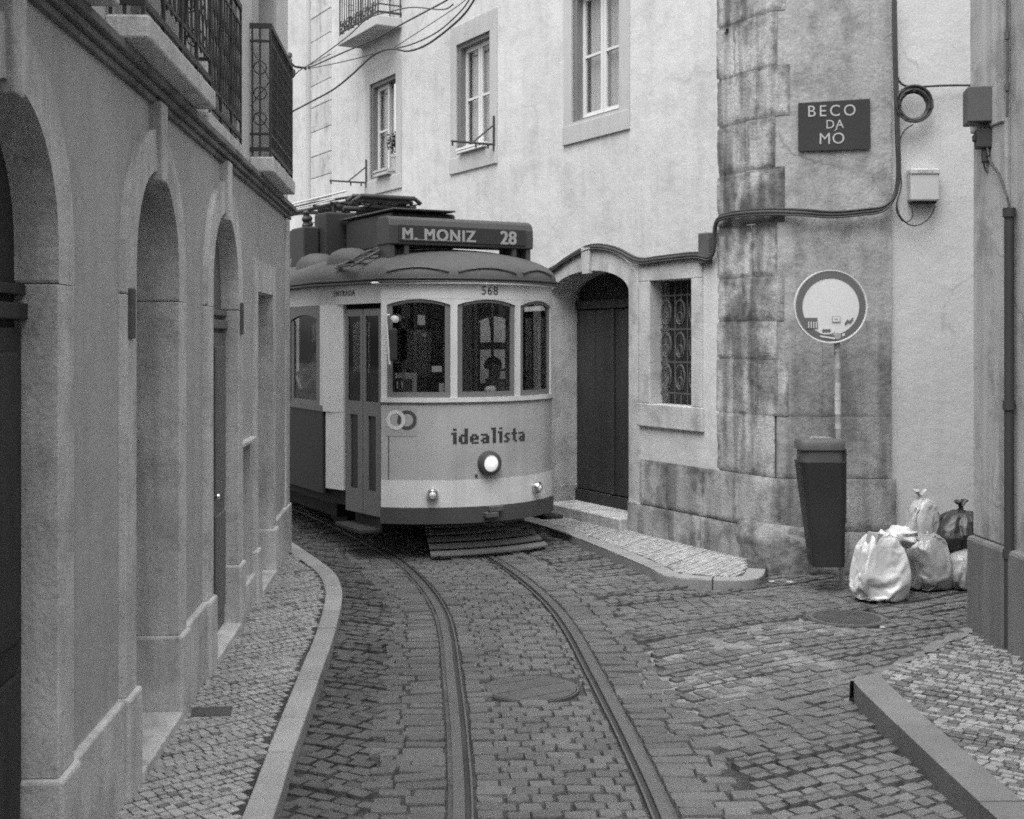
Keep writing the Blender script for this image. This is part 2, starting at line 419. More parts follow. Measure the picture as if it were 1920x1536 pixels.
# track centre line
TRK = [(0.27, 1.0), (0.265, 3.0), (0.25, 4.6), (0.235, 5.86), (0.175, 7.0), (0.12, 7.8), (0.06, 8.6), (-0.01, 9.5), (-0.115, 10.4), (-0.30, 11.38), (-0.585, 12.5), (-0.93, 13.5),
       (-1.55, 15.0), (-2.25, 16.5), (-3.07, 18.0), (-5.25, 22.0), (-8.5, 28.0)]
trk = [Vector((p.x, p.y)) for p in catmull([(x, y, 0) for x, y in TRK], 14)]
def resample(pts, step):
    out = [pts[0]]; acc = 0.0
    for a, b in zip(pts, pts[1:]):
        L = (b - a).length; d = step - acc
        while d <= L:
            out.append(a + (b - a) * (d / L)); d += step
        acc = (acc + L) % step if L + acc >= step else acc + L
    return out
trk = resample(trk, 0.053)
tdir = []
for i in range(len(trk)):
    d = (trk[min(i + 1, len(trk) - 1)] - trk[max(i - 1, 0)]).normalized(); tdir.append(d)
def tpos(i, u):
    d = tdir[i]; return trk[i] + Vector((d.y, -d.x)) * u     # u to the right
def track_u(x, y):
    p = Vector((x, y)); bi = 0; bd = 1e9
    for i in range(0, len(trk), 4):
        q = (trk[i] - p).length_squared
        if q < bd: bd = q; bi = i
    for i in range(max(0, bi - 4), min(len(trk), bi + 5)):
        q = (trk[i] - p).length_squared
        if q < bd: bd = q; bi = i
    d = tdir[bi]; return (p - trk[bi]).dot(Vector((d.y, -d.x)))

KL_out = [(-0.80, 0.5), (-0.93, 3.5), (-1.05, 5.62), (-1.105, 6.40), (-1.135, 6.94), (-1.19, 7.89), (-1.258, 9.01), (-1.33, 9.91), (-1.417, 10.68), (-1.58, 11.46), (-1.836, 12.17), (-2.02, 12.62), (-2.26, 13.2)]
KL_in = [(-0.94, 0.5), (-1.07, 3.5), (-1.19, 5.62), (-1.24, 6.40), (-1.275, 6.94), (-1.33, 7.89), (-1.395, 9.01), (-1.465, 9.91), (-1.56, 10.68), (-1.72, 11.40), (-1.955, 12.05), (-2.13, 12.47), (-2.34, 12.98)]
KR_out = [gpt(*p, 0.085) for p in [(960, 962), (1022, 986), (1080, 1007), (1157, 1038), (1211, 1061), (1240, 1075)]]
KR_out = [tuple(FR.world(-9.5, -0.62).xy), tuple(FR.world(-7.0, -0.66).xy)] + KR_out[1:] + [gpt(1262, 1080, 0.085), gpt(1300, 1084, 0.085), gpt(1360, 1087, 0.085), gpt(1405, 1086, 0.085), gpt(1428, 1080, 0.085), gpt(1436, 1066, 0.085)]
KN = [(2.16, 2.0), (2.13, 4.6), (2.09, 6.0), (2.07, 7.2), (2.07, 7.72), (2.12, 7.88)]     # near right kerb, road edge
PN = KN + [(3.25, 9.22), (3.9, 9.22), (4.2, 2.0)]
PR = KR_out + [tuple(FR.world(-0.3, 0.02).xy), tuple(FR.world(-9.5, 0.02).xy)]

MAN = [(0.12, 8.06, 0.285), (2.64, 10.1, 0.295)]
# ------------------------------------------------------------------ road
g = MB()
nx, ny = 60, 60
g.add([(-80, -40, -0.024), (80, -40, -0.024), (80, 120, -0.024), (-80, 120, -0.024)], [(0, 1, 2, 3)])
road_base = g.build('road', K['grout']); tag(road_base, kind='structure')

def stone(mb, q, z, tint, inset=0.004, tilt=0.0025, deep=0.05, rnd=0.09, sh=0.007):
    """one sett: four plan corners, worn rounded top"""
    c = sum((Vector(p) for p in q), Vector((0, 0))) / 4
    ring = []
    for i in range(4):
        a = Vector(q[i - 1]); b = Vector(q[i]); d = Vector(q[(i + 1) % 4])
        ring.append(b + (a - b) * (rnd * random.uniform(.6, 1.3))); ring.append(b + (d - b) * (rnd * random.uniform(.6, 1.3)))
    tx, ty = random.uniform(-tilt, tilt) * 10, random.uniform(-tilt, tilt) * 10
    zz = lambda p, k: z + k + (p - c).x * tx + (p - c).y * ty
    vs = [(p.x, p.y, z - deep) for p in ring] + [(p.x, p.y, zz(p, -sh)) for p in ring]
    r2 = [p + (c - p).normalized() * min(inset, (c - p).length * 0.3) for p in ring]
    vs += [(p.x, p.y, zz(p, 0)) for p in r2]
    fs = []
    for k in range(8):
        l = (k + 1) % 8
        fs += [(k, l, 8 + l, 8 + k), (8 + k, 8 + l, 16 + l, 16 + k)]
    fs.append(tuple(range(16, 24)))
    mb.add(vs, fs, tint)

def quad(cx, cy, sx, sy, ca, sa, gap, jit):
    q = []
    for ax, ay in ((-1, -1), (1, -1), (1, 1), (-1, 1)):
        x = ax * (sx - gap) / 2 + random.uniform(-jit, jit); y = ay * (sy - gap) / 2 + random.uniform(-jit, jit)
        q.append((cx + x * ca - y * sa, cy + x * sa + y * ca))
    return q

def setts(mb, ok, o, ang, sx, sy, nx, ny, z, gap, jit, zj, tintf, wave=0.0, miss=0.0, sh=0.007, inset=0.004):
    ca, sa = cos(ang), sin(ang)
    for j in range(-ny, ny):
        sh = random.uniform(0.35, 0.65) * sx * (j % 2) + random.uniform(-.1, .1) * sx
        x = -nx * sx + sh
        while x < nx * sx:
            w = sx * random.uniform(0.82, 1.2)
            lx, ly = x + w / 2, j * sy
            x += w
            ly += wave * sin(lx * 1.7 + j * 0.05)
            cx, cy = o[0] + lx * ca - ly * sa, o[1] + lx * sa + ly * ca
            if not ok(cx, cy) or random.random() < miss: continue
            zs = z + random.uniform(-zj, zj) + 0.006 * noise.noise((cx * 1.3, cy * 1.3, 3))
            stone(mb, quad(cx, cy, w, sy, ca, sa, gap * random.uniform(.6, 1.5), jit), zs, tintf(cx, cy), inset=inset, sh=sh)

def sett_tint(x, y):
    return random.uniform(0.84, 1.16) * (1 + 0.25 * noise.noise((x * 0.7, y * 0.7, 7)))

cob = MB()
# between and beside the rails: courses square to the track
i = 0
k0 = 50; US = None
while k0 < len(trk) - 2 and trk[k0].y < 17.5:
    step = 1.75
    a, b = k0, min(k0 + 2, len(trk) - 2)
    row = random.choice((2, 2, 2, 3)) if False else 2
    def course(us, shift):
        for u0, u1 in zip(us, us[1:]):
            gp = random.uniform(0.003, 0.010)
            q = [tpos(a, u0 + gp), tpos(a, u1 - gp), tpos(b, u1 - gp), tpos(b, u0 + gp)]
            d = tdir[a]
            sk = random.uniform(-.008, .008) + shift
            q = [p + d * (random.uniform(-.009, .009) + sk + (0.004 if n < 2 else -0.004)) for n, p in enumerate(q)]
            m = (q[0] + q[2]) / 2
            if any(hypot(m.x - X, m.y - Y) < R + 0.05 for X, Y, R in MAN): continue
            stone(cob, [(p.x + random.uniform(-.006, .006), p.y) for p in q], random.uniform(-.010, .005), sett_tint(m.x, m.y), tilt=0.006)
    if US is None or random.random() < .12:
        US = [-0.398]; wide = random.choice((0.12, 0.14, 0.16))
        while US[-1] < 0.398 - 0.17: US.append(US[-1] + random.uniform(0.8, 1.2) * wide)
        US.append(0.398)
    half = (k0 // 2) % 2
    us = [-0.398] + [min(.36, max(-.36, u + random.uniform(-.012, .012) + (0.028 if half else -0.028))) for u in US[1:-1]] + [0.398]
    course(us, 0)
    for sgn in (-1, 1):
        w = random.uniform(0.2, 0.3)
        e = [0.535, 0.535 + w * random.uniform(.8, 1.1)]
        e.append(max(e[-1] + .08, random.uniform(0.86, 0.97)))
        course(e if sgn > 0 else [-x for x in e[::-1]], random.uniform(-.01, .01))
    k0 += 2
KLpoly = KL_out + [(-6, 13.2), (-6, 0.5)]
cornerp = [tuple(FR.world(-9.5, 0.0).xy), tuple(FR.world(0, 0.0).xy), (9, 11.95), (9, 25), (3, 25)]
nearp = [(3.25, 9.22), (9, 9.22), (9, 0), (3.9, 0)]
def road_ok(x, y):
    if y < 3.2 or y > 14.5 or x < -2.4 or x > 6: return False
    if inpoly(x, y, KLpoly) or inpoly(x, y, PR) or inpoly(x, y, PN) or inpoly(x, y, cornerp) or inpoly(x, y, nearp): return False
    if any(hypot(x - X, y - Y) < R + 0.06 for X, Y, R in MAN): return False
    return True
def diag_ok(x, y):
    if not road_ok(x, y): return False
    u = track_u(x, y)
    return u > 0.93 or u < -0.90
def diag_r(x, y): return diag_ok(x, y) and x > 0
def diag_l(x, y): return diag_ok(x, y) and x <= 0
setts(cob, diag_r, (2, 8), radians(32), 0.128, 0.092, 82, 100, -0.004, 0.010, 0.010, 0.006, sett_tint, 0.05, .004)
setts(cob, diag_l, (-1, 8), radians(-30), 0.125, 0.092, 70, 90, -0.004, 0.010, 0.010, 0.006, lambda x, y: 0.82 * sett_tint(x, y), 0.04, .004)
# dusty grit lying over the worn setts at the alley mouth
dm = MB(); dv = {}; st_q = .035
for j in range(170):
    for i in range(90):
        x, y = .78 + i * st_q, 6.2 + j * st_q
        cxq = 1.55 + (y - 8) * .18
        k = 1 - hypot((x - cxq) / 1.25, (y - 8.9) / 2.3)
        z = -.030 + .0265 * max(0, min(1, k * 1.1 + .95 * noise.noise((x * 1.9, y * 1.9, 2)) + .45 * noise.noise((x * 6, y * 6, 6))))
        dv[i, j] = (x, y, z + .004 * noise.noise((x * 22, y * 22, 3)), z)
ids = {}
for (i, j), p in dv.items():
    q = [(i, j), (i + 1, j), (i + 1, j + 1), (i, j + 1)]
    if all(t in dv for t in q) and max(dv[t][3] for t in q) > -.027 and road_ok(p[0], p[1]) and road_ok(*dv[i + 1, j + 1][:2]) and track_u(p[0], p[1]) > .62:
        for t in q:
            if t not in ids: ids[t] = len(dm.v); dm.v.append(dv[t][:3])
        dm.f.append([ids[t] for t in q]); dm.t.append(1.0)
tag(dm.build('road_grit', K['grit'], road_base, smooth=80, recalc=False), kind='stuff')
o = cob.build('cobbles', K['cobble'], road_base, smooth=55, recalc=False)

# ------------------------------------------------------------------ pavements and kerbs
def kerb_mesh(outer, inner, z, mb, base=-0.03, step=0.62):
    po = catmull([(x, y, 0) for x, y in outer], 10); pi_ = catmull([(x, y, 0) for x, y in inner], 10)
    acc = 0; seg = [0]
    for i in range(1, len(po)):
        acc += (po[i] - po[i - 1]).length
        rest = sum((po[q + 1] - po[q]).length for q in range(i, len(po) - 1))
        if (acc > step * random.uniform(.75, 1.2) and rest > .35) or i == len(po) - 1:
            seg.append(i); acc = 0
    for a, b in zip(seg, seg[1:]):
        dz = random.uniform(-.004, .004); t = random.uniform(.84, 1.1)
        idx = list(range(a, b + 1))
        vs = []
        for n, i in enumerate(idx):
            p, q = po[i].copy(), pi_[i].copy()
            if n == 0 and i + 1 < len(po):
                e = (po[i + 1] - po[i]).normalized() * 0.003; p += e; q += e
            if n == len(idx) - 1:
                e = (po[i] - po[i - 1]).normalized() * 0.003; p -= e; q -= e
            vs += [(p.x, p.y, base), (p.x, p.y, z + dz), (q.x, q.y, z + dz), (q.x, q.y, base)]
        fs = []
        for n in range(len(idx) - 1):
            c = 4 * n; d = c + 4
            fs += [(c, d, d + 1, c + 1), (c + 1, d + 1, d + 2, c + 2), (c + 2, d + 2, d + 3, c + 3)]
        m = 4 * len(idx)
        fs += [(0, 1, 2, 3), (m - 1, m - 2, m - 3, m - 4)]
        mb.add(vs, fs, t)
def offset_poly(pts, d):
    o = []
    for i, p in enumerate(pts):
        a = pts[max(0, i - 1)]; c = pts[min(len(pts) - 1, i + 1)]
        dx, dy = c[0] - a[0], c[1] - a[1]; L = hypot(dx, dy)
        o.append((p[0] + dy / L * d, p[1] - dx / L * d))
    return o

def slab(name, poly, z, m):
    mb = MB(); mb.add([(x, y, z) for x, y in poly], [tuple(range(len(poly)))])
    return tag(mb.build(name, m, recalc=False), kind='structure')

# left
mb = MB(); kerb_mesh(KL_out, KL_in, 0.10, mb)
tag(mb.build('kerb', K['kerb'], bevel=0.01), kind='structure')
polyL = KL_in + [(left_wall(12.98) - .3, 12.98), (left_wall(0.5) - .3, 0.5)]
pl = slab('pavement', polyL, 0.0935, K['grout'])
pv = MB()
def left_ok(x, y): return inpoly(x, y, [(px + 0.02 * -1, py) for px, py in KL_in] + [(left_wall(12.7), 12.7), (left_wall(0.5), 0.5)]) and y > 4.0 and x > left_wall(y) + 0.02
setts(pv, left_ok, (-1.5, 8), radians(42), 0.055, 0.049, 175, 175, 0.098, 0.005, 0.004, 0.001, lambda x, y: (0.45 if random.random() < .04 else random.uniform(.76, 1.10)), sh=.0025, inset=.0025)
pv.build('paving_stones', K['calcada'], pl, smooth=55, recalc=False)
# right, beside the tram
KR_in = offset_poly(KR_out, -0.17)
mb = MB(); kerb_mesh(KR_out, KR_in, 0.085, mb, step=0.9)
tag(mb.build('kerb', K['mid_kerb'], bevel=0.012), kind='structure')
pr = slab('pavement', KR_out + [tuple(FR.world(-0.3, 0.1).xy), tuple(FR.world(-9.5, 0.1).xy)], 0.079, K['grout'])
PRin = offset_poly(KR_out, -0.18) + [tuple(FR.world(-0.45, -0.03).xy), tuple(FR.world(-9.5, -0.03).xy)]
pv = MB()
setts(pv, lambda x, y: inpoly(x, y, PRin) and y < 16.5, (1.2, 13), radians(60), 0.056, 0.052, 120, 120, 0.084, 0.005, 0.004, 0.0012, lambda x, y: random.uniform(.72, 1.08), sh=.0025, inset=.0025)
pv.build('paving_stones', K['calcada'], pr, smooth=55, recalc=False)
# near right
KN_in = offset_poly(KN, 0.20)
KN_in[-1] = (2.30, 7.98); KN_in[-2] = (2.27, 7.75)
mb = MB(); kerb_mesh(KN, KN_in, 0.12, mb, step=1.1)
tag(mb.build('kerb', K['dark_kerb'], bevel=0.014), kind='structure')
PNr = KN + [(3.25, 9.24), (4.0, 9.24), (4.3, 2.0)]
pn = slab('pavement', PNr, 0.1125, K['grout'])
pv = MB()
PNin = KN_in + [(3.22, 9.02), (3.95, 2.0)]
def near_tint(x, y):
    k = noise.noise((x * 2.2, y * 2.2, 1.5))
    return random.uniform(.42, .58) if (random.random() < (0.40 + 0.6 * k)) else random.uniform(.85, 1.2)
setts(pv, lambda x, y: inpoly(x, y, PNin) and y > 4.2, (2.9, 6.5), radians(-38), 0.066, 0.05, 110, 120, 0.118, 0.006, 0.005, 0.0012, near_tint, sh=.0025, inset=.0025)
pv.build('paving_stones', K['calcada_dark'], pn, smooth=55, recalc=False)
mb = MB()                                                # sloping mortar edge at the back of the near pavement
e0, e1 = Vector((2.06, 7.80)), Vector((3.27, 9.25)); n_ = Vector((-(e1.y - e0.y), (e1.x - e0.x))).normalized()
v = []; NK = 24
for kx in range(NK + 1):
    p = e0.lerp(e1, kx / NK); w = (.10 + .10 * random.random()) * min(1, kx / 3 + .05)
    a_ = p + n_ * w; c_ = p - n_ * (.08 + .05 * random.random())
    v += [(a_.x, a_.y, -0.03), ((a_.x + p.x) / 2, (a_.y + p.y) / 2, .05 + .02 * random.random()), (p.x, p.y, random.uniform(.105, .118)), (c_.x, c_.y, 0.1205)]
f = []
for kx in range(NK):
    a = 4 * kx
    f += [(a, a + 4, a + 5, a + 1), (a + 1, a + 5, a + 6, a + 2), (a + 2, a + 6, a + 7, a + 3)]
mb.add(v, f); mb.build('mortar_edge', K['dark_kerb'], pn, smooth=80)

# ------------------------------------------------------------------ rails
def sweep(mb, u0, u1, z0, z1, i0=10, i1=None):
    i1 = i1 or len(trk) - 1
    vs = []; n = 0
    for i in range(i0, i1, 3):
        a = tpos(i, u0); b = tpos(i, u1)
        vs += [(a.x, a.y, z0), (a.x, a.y, z1), (b.x, b.y, z1), (b.x, b.y, z0)]; n += 1
    fs = []
    for k in range(n - 1):
        c = 4 * k; d = c + 4
        fs += [(c, d, d + 1, c + 1), (c + 1, d + 1, d + 2, c + 2), (c + 2, d + 2, d + 3, c + 3)]
    fs += [(0, 1, 2, 3), (4 * n - 1, 4 * n - 2, 4 * n - 3, 4 * n - 4)]
    mb.add(vs, fs); return mb
for sgn, lab in ((-1, 'worn grooved tram rail nearer the pale left kerb'), (1, 'worn grooved tram rail further right, nearer the rubbish bags')):
    r_ = empty('tram_rail', (0, 0, 0), 0, lab, 'rail', 'tram rails')
    A, B = (0.45, 0.506) if sgn > 0 else (-0.506, -0.45)
    sweep(MB(), A, B, -0.05, 0.004).build('rail_head', K['rail'], r_, smooth=40)
    A, B = (0.42, 0.45) if sgn > 0 else (-0.45, -0.42)
    sweep(MB(), A, B, -0.06, -0.018).build('groove', K['groove'], r_, smooth=40)
    A, B = (0.409, 0.42) if sgn > 0 else (-0.42, -0.409)
    sweep(MB(), A, B, -0.05, 0.002).build('guard_lip', K['rail'], r_, smooth=40)
    A, B = (0.506, 0.53) if sgn > 0 else (-0.53, -0.506)
    sweep(MB(), A, B, -0.06, -0.012).build('joint_filler', K['filler'], r_, smooth=40)

# ------------------------------------------------------------------ manholes
for k, (X, Y, R) in enumerate(MAN):
    t = empty('manhole_cover', (X, Y, 0), random.random(), ('round flat manhole cover between the two tram rails', 'ribbed round manhole cover in the cobbles by the rubbish bags')[k], 'manhole', 'manhole covers')
    MB().lathe([(R + 0.018, -0.05), (R + 0.018, -0.003), (R + 0.004, -0.003), (R + 0.004, -0.02)], n=40).build('ring', K['cast'], t, smooth=30)
    mb = MB(); mb.lathe([(R, -0.03), (R, 0.0), (R - 0.02, 0.002), (0.0, 0.002)], n=40)
    c = mb.build('cover', K['cast'], t, smooth=30)
    mb = MB()
    n = 17 if k else 9
    for q in range(n):
        y = -R + 0.05 + (2 * R - 0.1) * q / (n - 1); h = sqrt(max(0, (R - 0.035) ** 2 - y * y))
        if h > 0.02 and (k or q % 3 == 1): mb.box(-h, h, y - 0.006, y + 0.006, 0.0025, 0.007 if k else 0.0045)
    mb.build('ribs', K['cast'], c)
t = MB().box(-0.11, 0.11, -0.09, 0.09, 0.06, 0.1005); X, Y = gpt(397, 1334, 0.1)
mb = t.box(-0.09, 0.09, -0.07, 0.07, 0.1005, 0.102)
o = mb.build('access_cover', K['cast'], None, bevel=0.004); o.location = (X, Y, 0); o.rotation_euler = (0, 0, 0.15)
tag(o, 'small dark rectangular cover set in the left pavement stones', 'cover')

# ------------------------------------------------------------------ ironwork helper
def ring_pts(cx, cz, rx, rz, y, n=14): return [(cx + rx * cos(2 * pi * k / n), y, cz + rz * sin(2 * pi * k / n)) for k in range(n)]
def scallop_panel(mb, x0, x1, y, z0, z1, px=0.11, pz=0.15, r=0.006):
    nz = int((z1 - z0) / pz); nx = max(2, int((x1 - x0) / px)); w = (x1 - x0) / nx; h = (z1 - z0) / nz
    for j in range(nz):
        for i in range(nx + (1 if j % 2 else 0)):
            c = x0 + w * (i + (0 if j % 2 else .5)); pts = []
            for k in range(9):
                a = pi * k / 8
                xx = c + w * .5 * cos(a); pts.append((min(x1, max(x0, xx)), y, z0 + h * (j + 1) - h * 1.25 * sin(a)))
            mb.tube(pts, r, 5, flat=1)

# ------------------------------------------------------------------ left house with arched doors
LH = empty('arcade_house', (FL.o.x, FL.o.y, 0), FL.ang, 'grey stuccoed house on the left with a row of arched stone doorways and iron balconies', 'house')
X0, X1 = -9.0, 12.79
arches = [(1.45, 2.47, .30), (3.70, 4.76, .098), (6.03, 7.06, .34), (8.18, 9.26, .065)]
ZS, RISE, FW = 2.54, 0.51, 0.21
holes = [arch_loop(a + -FW + .01, b + FW - .01, -0.2 if False else 0.02, ZS, RISE + FW - .01) for a, b, _ in arches]
holes += [rect(10.43 - .19, 11.41 + .19, 0.02, 2.83), rect(9.50, 10.08, 0.34, 1.40)]
mb = MB().fill([rect(X0, X1, 0, 3.40)] + holes, 0, 0.4)
mb.build('wall', K['left_stucco'], LH)
for a, b, dep in arches:
    fr = MB().fill([arch_frame(a, b, 2.405, ZS, RISE, FW, FW)], -0.034, 0.40).build('door_frame', K['left_stone'], LH, bevel=0.012)
    for x in (a - FW, b):
        MB().box(x, x + FW, -0.034, .40, .566, 2.402).build('jamb', K['left_stone'], fr, bevel=.005)
    mb = MB(); c = (a + b) / 2
    mb.hexa([(c - .05, -.06, 3.0), (c + .05, -.06, 3.0), (c + .05, 0.06, 3.0), (c - .05, 0.06, 3.0)],
            [(c - .085, -.06, 3.40), (c + .085, -.06, 3.40), (c + .085, .06, 3.40), (c - .085, .06, 3.40)])
    mb.build('keystone', K['left_stone'], fr, bevel=0.008)
    mb = MB()
    for x in (a - FW - .02, b - .025):
        mb.box(x, x + FW + .045, -0.058, 0.40, 0.0, 0.565)
    mb.each('base_block', K['left_stone'], fr, bevel=0.015)
    mb = MB().box(a + .026, b - .026, -0.06, 0.40, 0.0, 0.155); mb.build('threshold', K['left_stone'], fr, bevel=0.01)
    d = MB()
    wd = b - a
    d.box(a - .1, b + .1, dep + .03, dep + .06, .15, 3.1)
    for s0, s1 in ((a + .01, c - .006), (c + .006, b - .01)):
        d.box(s0, s1, dep, dep + .03, .16, 2.24)
    door = d.build('door', K['dark_wood'] if a < 8 else K['grey_door'], LH, bevel=0.004)
    q = MB()
    for s0, s1 in ((a + .08, c - .07), (c + .07, b - .08)):
        q.box(s0, s1, dep - .02, dep + .001, .30, .98).box(s0, s1, dep - .02, dep + .001, 1.10, 2.15)
    q.each('door_panel', K['dark_wood'] if a < 8 else K['grey_door'], door, bevel=0.012)
    q = MB().box(a, b, dep - .022, dep + .02, 2.27, 2.33).box(a, b, dep - .014, dep + .02, 2.36, 2.40)
    q.build('transom', K['dark_wood'] if a < 8 else K['grey_door'], door, bevel=0.006)
    q = MB(); q.lathe([(0.0, -.05), (.02, -.045), (.024, -.03), (.01, -.015), (.01, 0.02)], (c + .04, dep, 1.12), 12, 'y'); q.build('handle', K['chrome'], door, smooth=40)
# flat headed door
fr = MB().fill([[(10.43 - .2, .5), (10.43 - .2, 2.84), (11.41 + .2, 2.84), (11.41 + .2, .5), (11.41, .5), (11.41, 2.585), (10.43, 2.585), (10.43, .5)]], -0.02, 0.4).build('door_frame', K['left_stone'], LH, bevel=0.01)
mb = MB()
for x in (10.43 - .22, 11.41 - .025): mb.box(x, x + .245, -0.05, 0.40, 0.0, 0.505)
mb.each('base_block', K['left_stone'], fr, bevel=0.015)
MB().box(10.456, 11.384, -0.06, 0.40, 0, .15).build('threshold', K['left_stone'], fr, bevel=0.01)
door = MB().box(10.40, 11.44, .24, .28, .15, 2.6).build('door', K['dark_wood'], LH)
q = MB()
for s0, s1 in ((10.5, 10.88), (10.96, 11.34)):
    q.box(s0, s1, .222, .241, .3, 1.0).box(s0, s1, .222, .241, 1.1, 2.45)
q.each('door_panel', K['dark_wood'], door, bevel=0.01)
# meter cupboard
cb = MB().box(9.49, 10.09, .05, .09, .33, 1.41).build('meter_cupboard', K['left_upper'], LH)
MB().box(9.53, 9.80, .032, .051, .36, 1.36).build('cupboard_door', K['grey_door'], cb, bevel=.004)
MB().box(9.44, 10.14, -0.05, .05, 1.40, 1.43).build('hood', K['left_stone'], cb, bevel=.006)
# plinth pieces between the doors
mb = MB()
edges = [X0] + [v for a, b, _ in arches for v in (a - FW - .022, b + FW + .022)] + [10.43 - .222, 11.41 + .222, X1 + .04]
for a, b in zip(edges[::2], edges[1::2]):
    if abs(a - 9.492) < .02 : mb.box(a, b, -0.03, .1, 0.0, 0.335); continue
    mb.box(a, b, -0.035, .1, 0.0, 0.56)
mb.build('plinth', K['left_stone'], LH, bevel=0.012)
MB().box(12.50, X1 + .012, -0.018, .3, .56, 3.38).build('corner_strip', K['left_stone'], LH, bevel=.008)
# string course and upper storey
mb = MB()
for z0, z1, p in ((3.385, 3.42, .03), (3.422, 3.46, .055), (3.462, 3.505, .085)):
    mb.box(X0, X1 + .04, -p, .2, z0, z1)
mb.build('string_course', K['dark_stone'], LH, bevel=0.006)
wins = [(1.9, 2.95), (3.65, 4.7), (5.92, 6.98), (8.14, 9.20), (10.36, 11.40)]
UZ = 6.2
mb = MB().fill([rect(X0, X1, 3.506, UZ)] + [rect(a, b, 3.64, 5.6) for a, b in wins], 0, .35)
mb.build('upper_wall', K['left_upper'], LH)
mb = MB()
mb.box(X0, X1, .36, 7, 0, .1).box(X0, X1, 6.8, 7, .1, UZ).box(X0, X0 + .2, .41, 6.8, .1, UZ).box(X1 - .3, X1, .41, 6.8, .1, UZ - .2).box(X0, X1, .36, 6.8, UZ - .2, UZ - .002)
mb.build('rear_walls', K['left_upper'], LH)
for a, b in wins:
    w = MB().fill([rect(a - .16, b + .16, 3.515, 5.78), rect(a + .002, b - .002, 3.62, 5.6)], -.03, .2).build('window', K['window_stone'], LH, bevel=.008)
    c = (a + b) / 2; s = MB()
    for x0, x1 in ((a + .02, c - .005), (c + .005, b - .02)):
        s.fill([rect(x0, x1, 3.66, 5.58), rect(x0 + .07, x1 - .07, 4.3, 4.85), rect(x0 + .07, x1 - .07, 4.9, 5.5)], .16, .2)
    s.build('sash', K['grey_door'], w)
    MB().box(a + .03, b - .03, .18, .184, 4.2, 5.56).build('pane', K['glass'], w)
    MB().box(a, b, .34, .36, 3.6, 5.6).build('dark_room', K['room'], w)
MB().box(7.55, 7.63, -.1, 0, 3.51, UZ).build('downpipe', K['left_upper'], LH, bevel=.03)

def balcony(parent, x0, x1, proj, zb, slabh, railh, slabm, style, yflush=None):
    if yflush is None:
        sl = MB(); sl.box(x0, x1, -proj, -.001, zb, zb + slabh)
        b = sl.build('balcony', slabm, parent, bevel=.012)
        z = zb + slabh; y = -proj + .03
    else:
        b = MB().box(x0, x1, -.05, -.001, zb, zb + slabh).build('balcony', slabm, parent, bevel=.01)
        z = zb + slabh; y = -.035
    m = MB(); xa, xb = x0 + .02, x1 - .02
    for zz, r in ((z + .06, .016), (z + railh, .02), (z + railh - .12, .009), (z + .18, .009)):
        m.box(xa, xb, y - r * .6, y + r * .6, zz - r, zz + r)
        if yflush is None:
            for xe in (xa, xb): m.box(xe - .01, xe + .01, y, -.0, zz - r, zz + r)
    n = max(3, int((xb - xa) / .35))
    for k in range(n + 1):
        x = xa + (xb - xa) * k / n; m.box(x - .009, x + .009, y - .009, y + .009, z, z + railh)
    if yflush is None:
        for xe in (xa, xb):
            for yy in (y * .5, -.02): m.box(xe - .007, xe + .007, yy - .007, yy + .007, z, z + railh)
            for zz in (z + .3, z + .5, z + .7):
                m.tube([(xe, y * .5 + .05 * cos(2 * pi * k / 10), zz + .05 * sin(2 * pi * k / 10)) for k in range(10)], .006, 5, closed=True)
            m.tube([(xe, y, z + .2), (xe, -.01, z + .4), (xe, y, z + .6), (xe, -.01, z + .85)], .005, 5)
    if style == 'scallop': scallop_panel(m, xa, xb, y, z + .2, z + railh - .13)
    elif style == 'lattice':
        k = xa
        while k < xb:
            m.box(k - .005, k + .005, y - .005, y + .005, z + .06, z + railh); k += .075
        for zz in (z + .3, z + .5, z + .7, z + .85):
            k = xa + .04
            while k < xb:
                m.tube(ring_pts(k, zz, .034, .05, y, 8), .005, 4, closed=True); k += .075
    else:
        k = xa
        while k < xb:
            m.box(k - .006, k + .006, y - .006, y + .006, z + .06, z + railh); k += .1
        k = xa + .07
        while k < xb:
            m.tube(ring_pts(k, z + .17, .05, .07, y, 10), .008, 4, closed=True); m.tube(ring_pts(k, z + .1, .04, .03, y, 8), .007, 4, closed=True); k += .14
    m.build('railing', K['iron'], b)
    return b
balcony(LH, 5.57, 7.32, .19, 3.507, .105, 1.03, K['pale_stone'], 'scallop')
balcony(LH, 7.98, 9.36, 0, 3.507, .10, 1.0, K['pale_stone'], 'scallop', yflush=1)
balcony(LH, 10.05, 11.66, .19, 3.507, .12, 1.03, K['pale_stone'], 'lattice')
balcony(LH, 3.3, 5.05, .19, 3.507, .105, 1.03, K['pale_stone'], 'scallop')
m = MB()
def paint(x0, x1, z0, z1): m.box(x0, x1, -.004, .001, z0, z1)
for py0, py1, x0, x1 in ((738, 744, 0, .12), (730, 735, .02, .12), (712, 725, 0, .13), (697, 700, .02, .14), (694, 697, .08, .15), (668, 676, .06, .10), (676, 688, .05, .08), (703, 709, 0, .03), (672, 677, .1, .14)):
    m.box(11.62 + x0, 11.62 + x1, -.004, .001, CAMH - (py1 - HY) / FPX * 11.7, CAMH - (py0 - HY) / FPX * 11.7)
m.build('scrawl', K['ink'], LH)
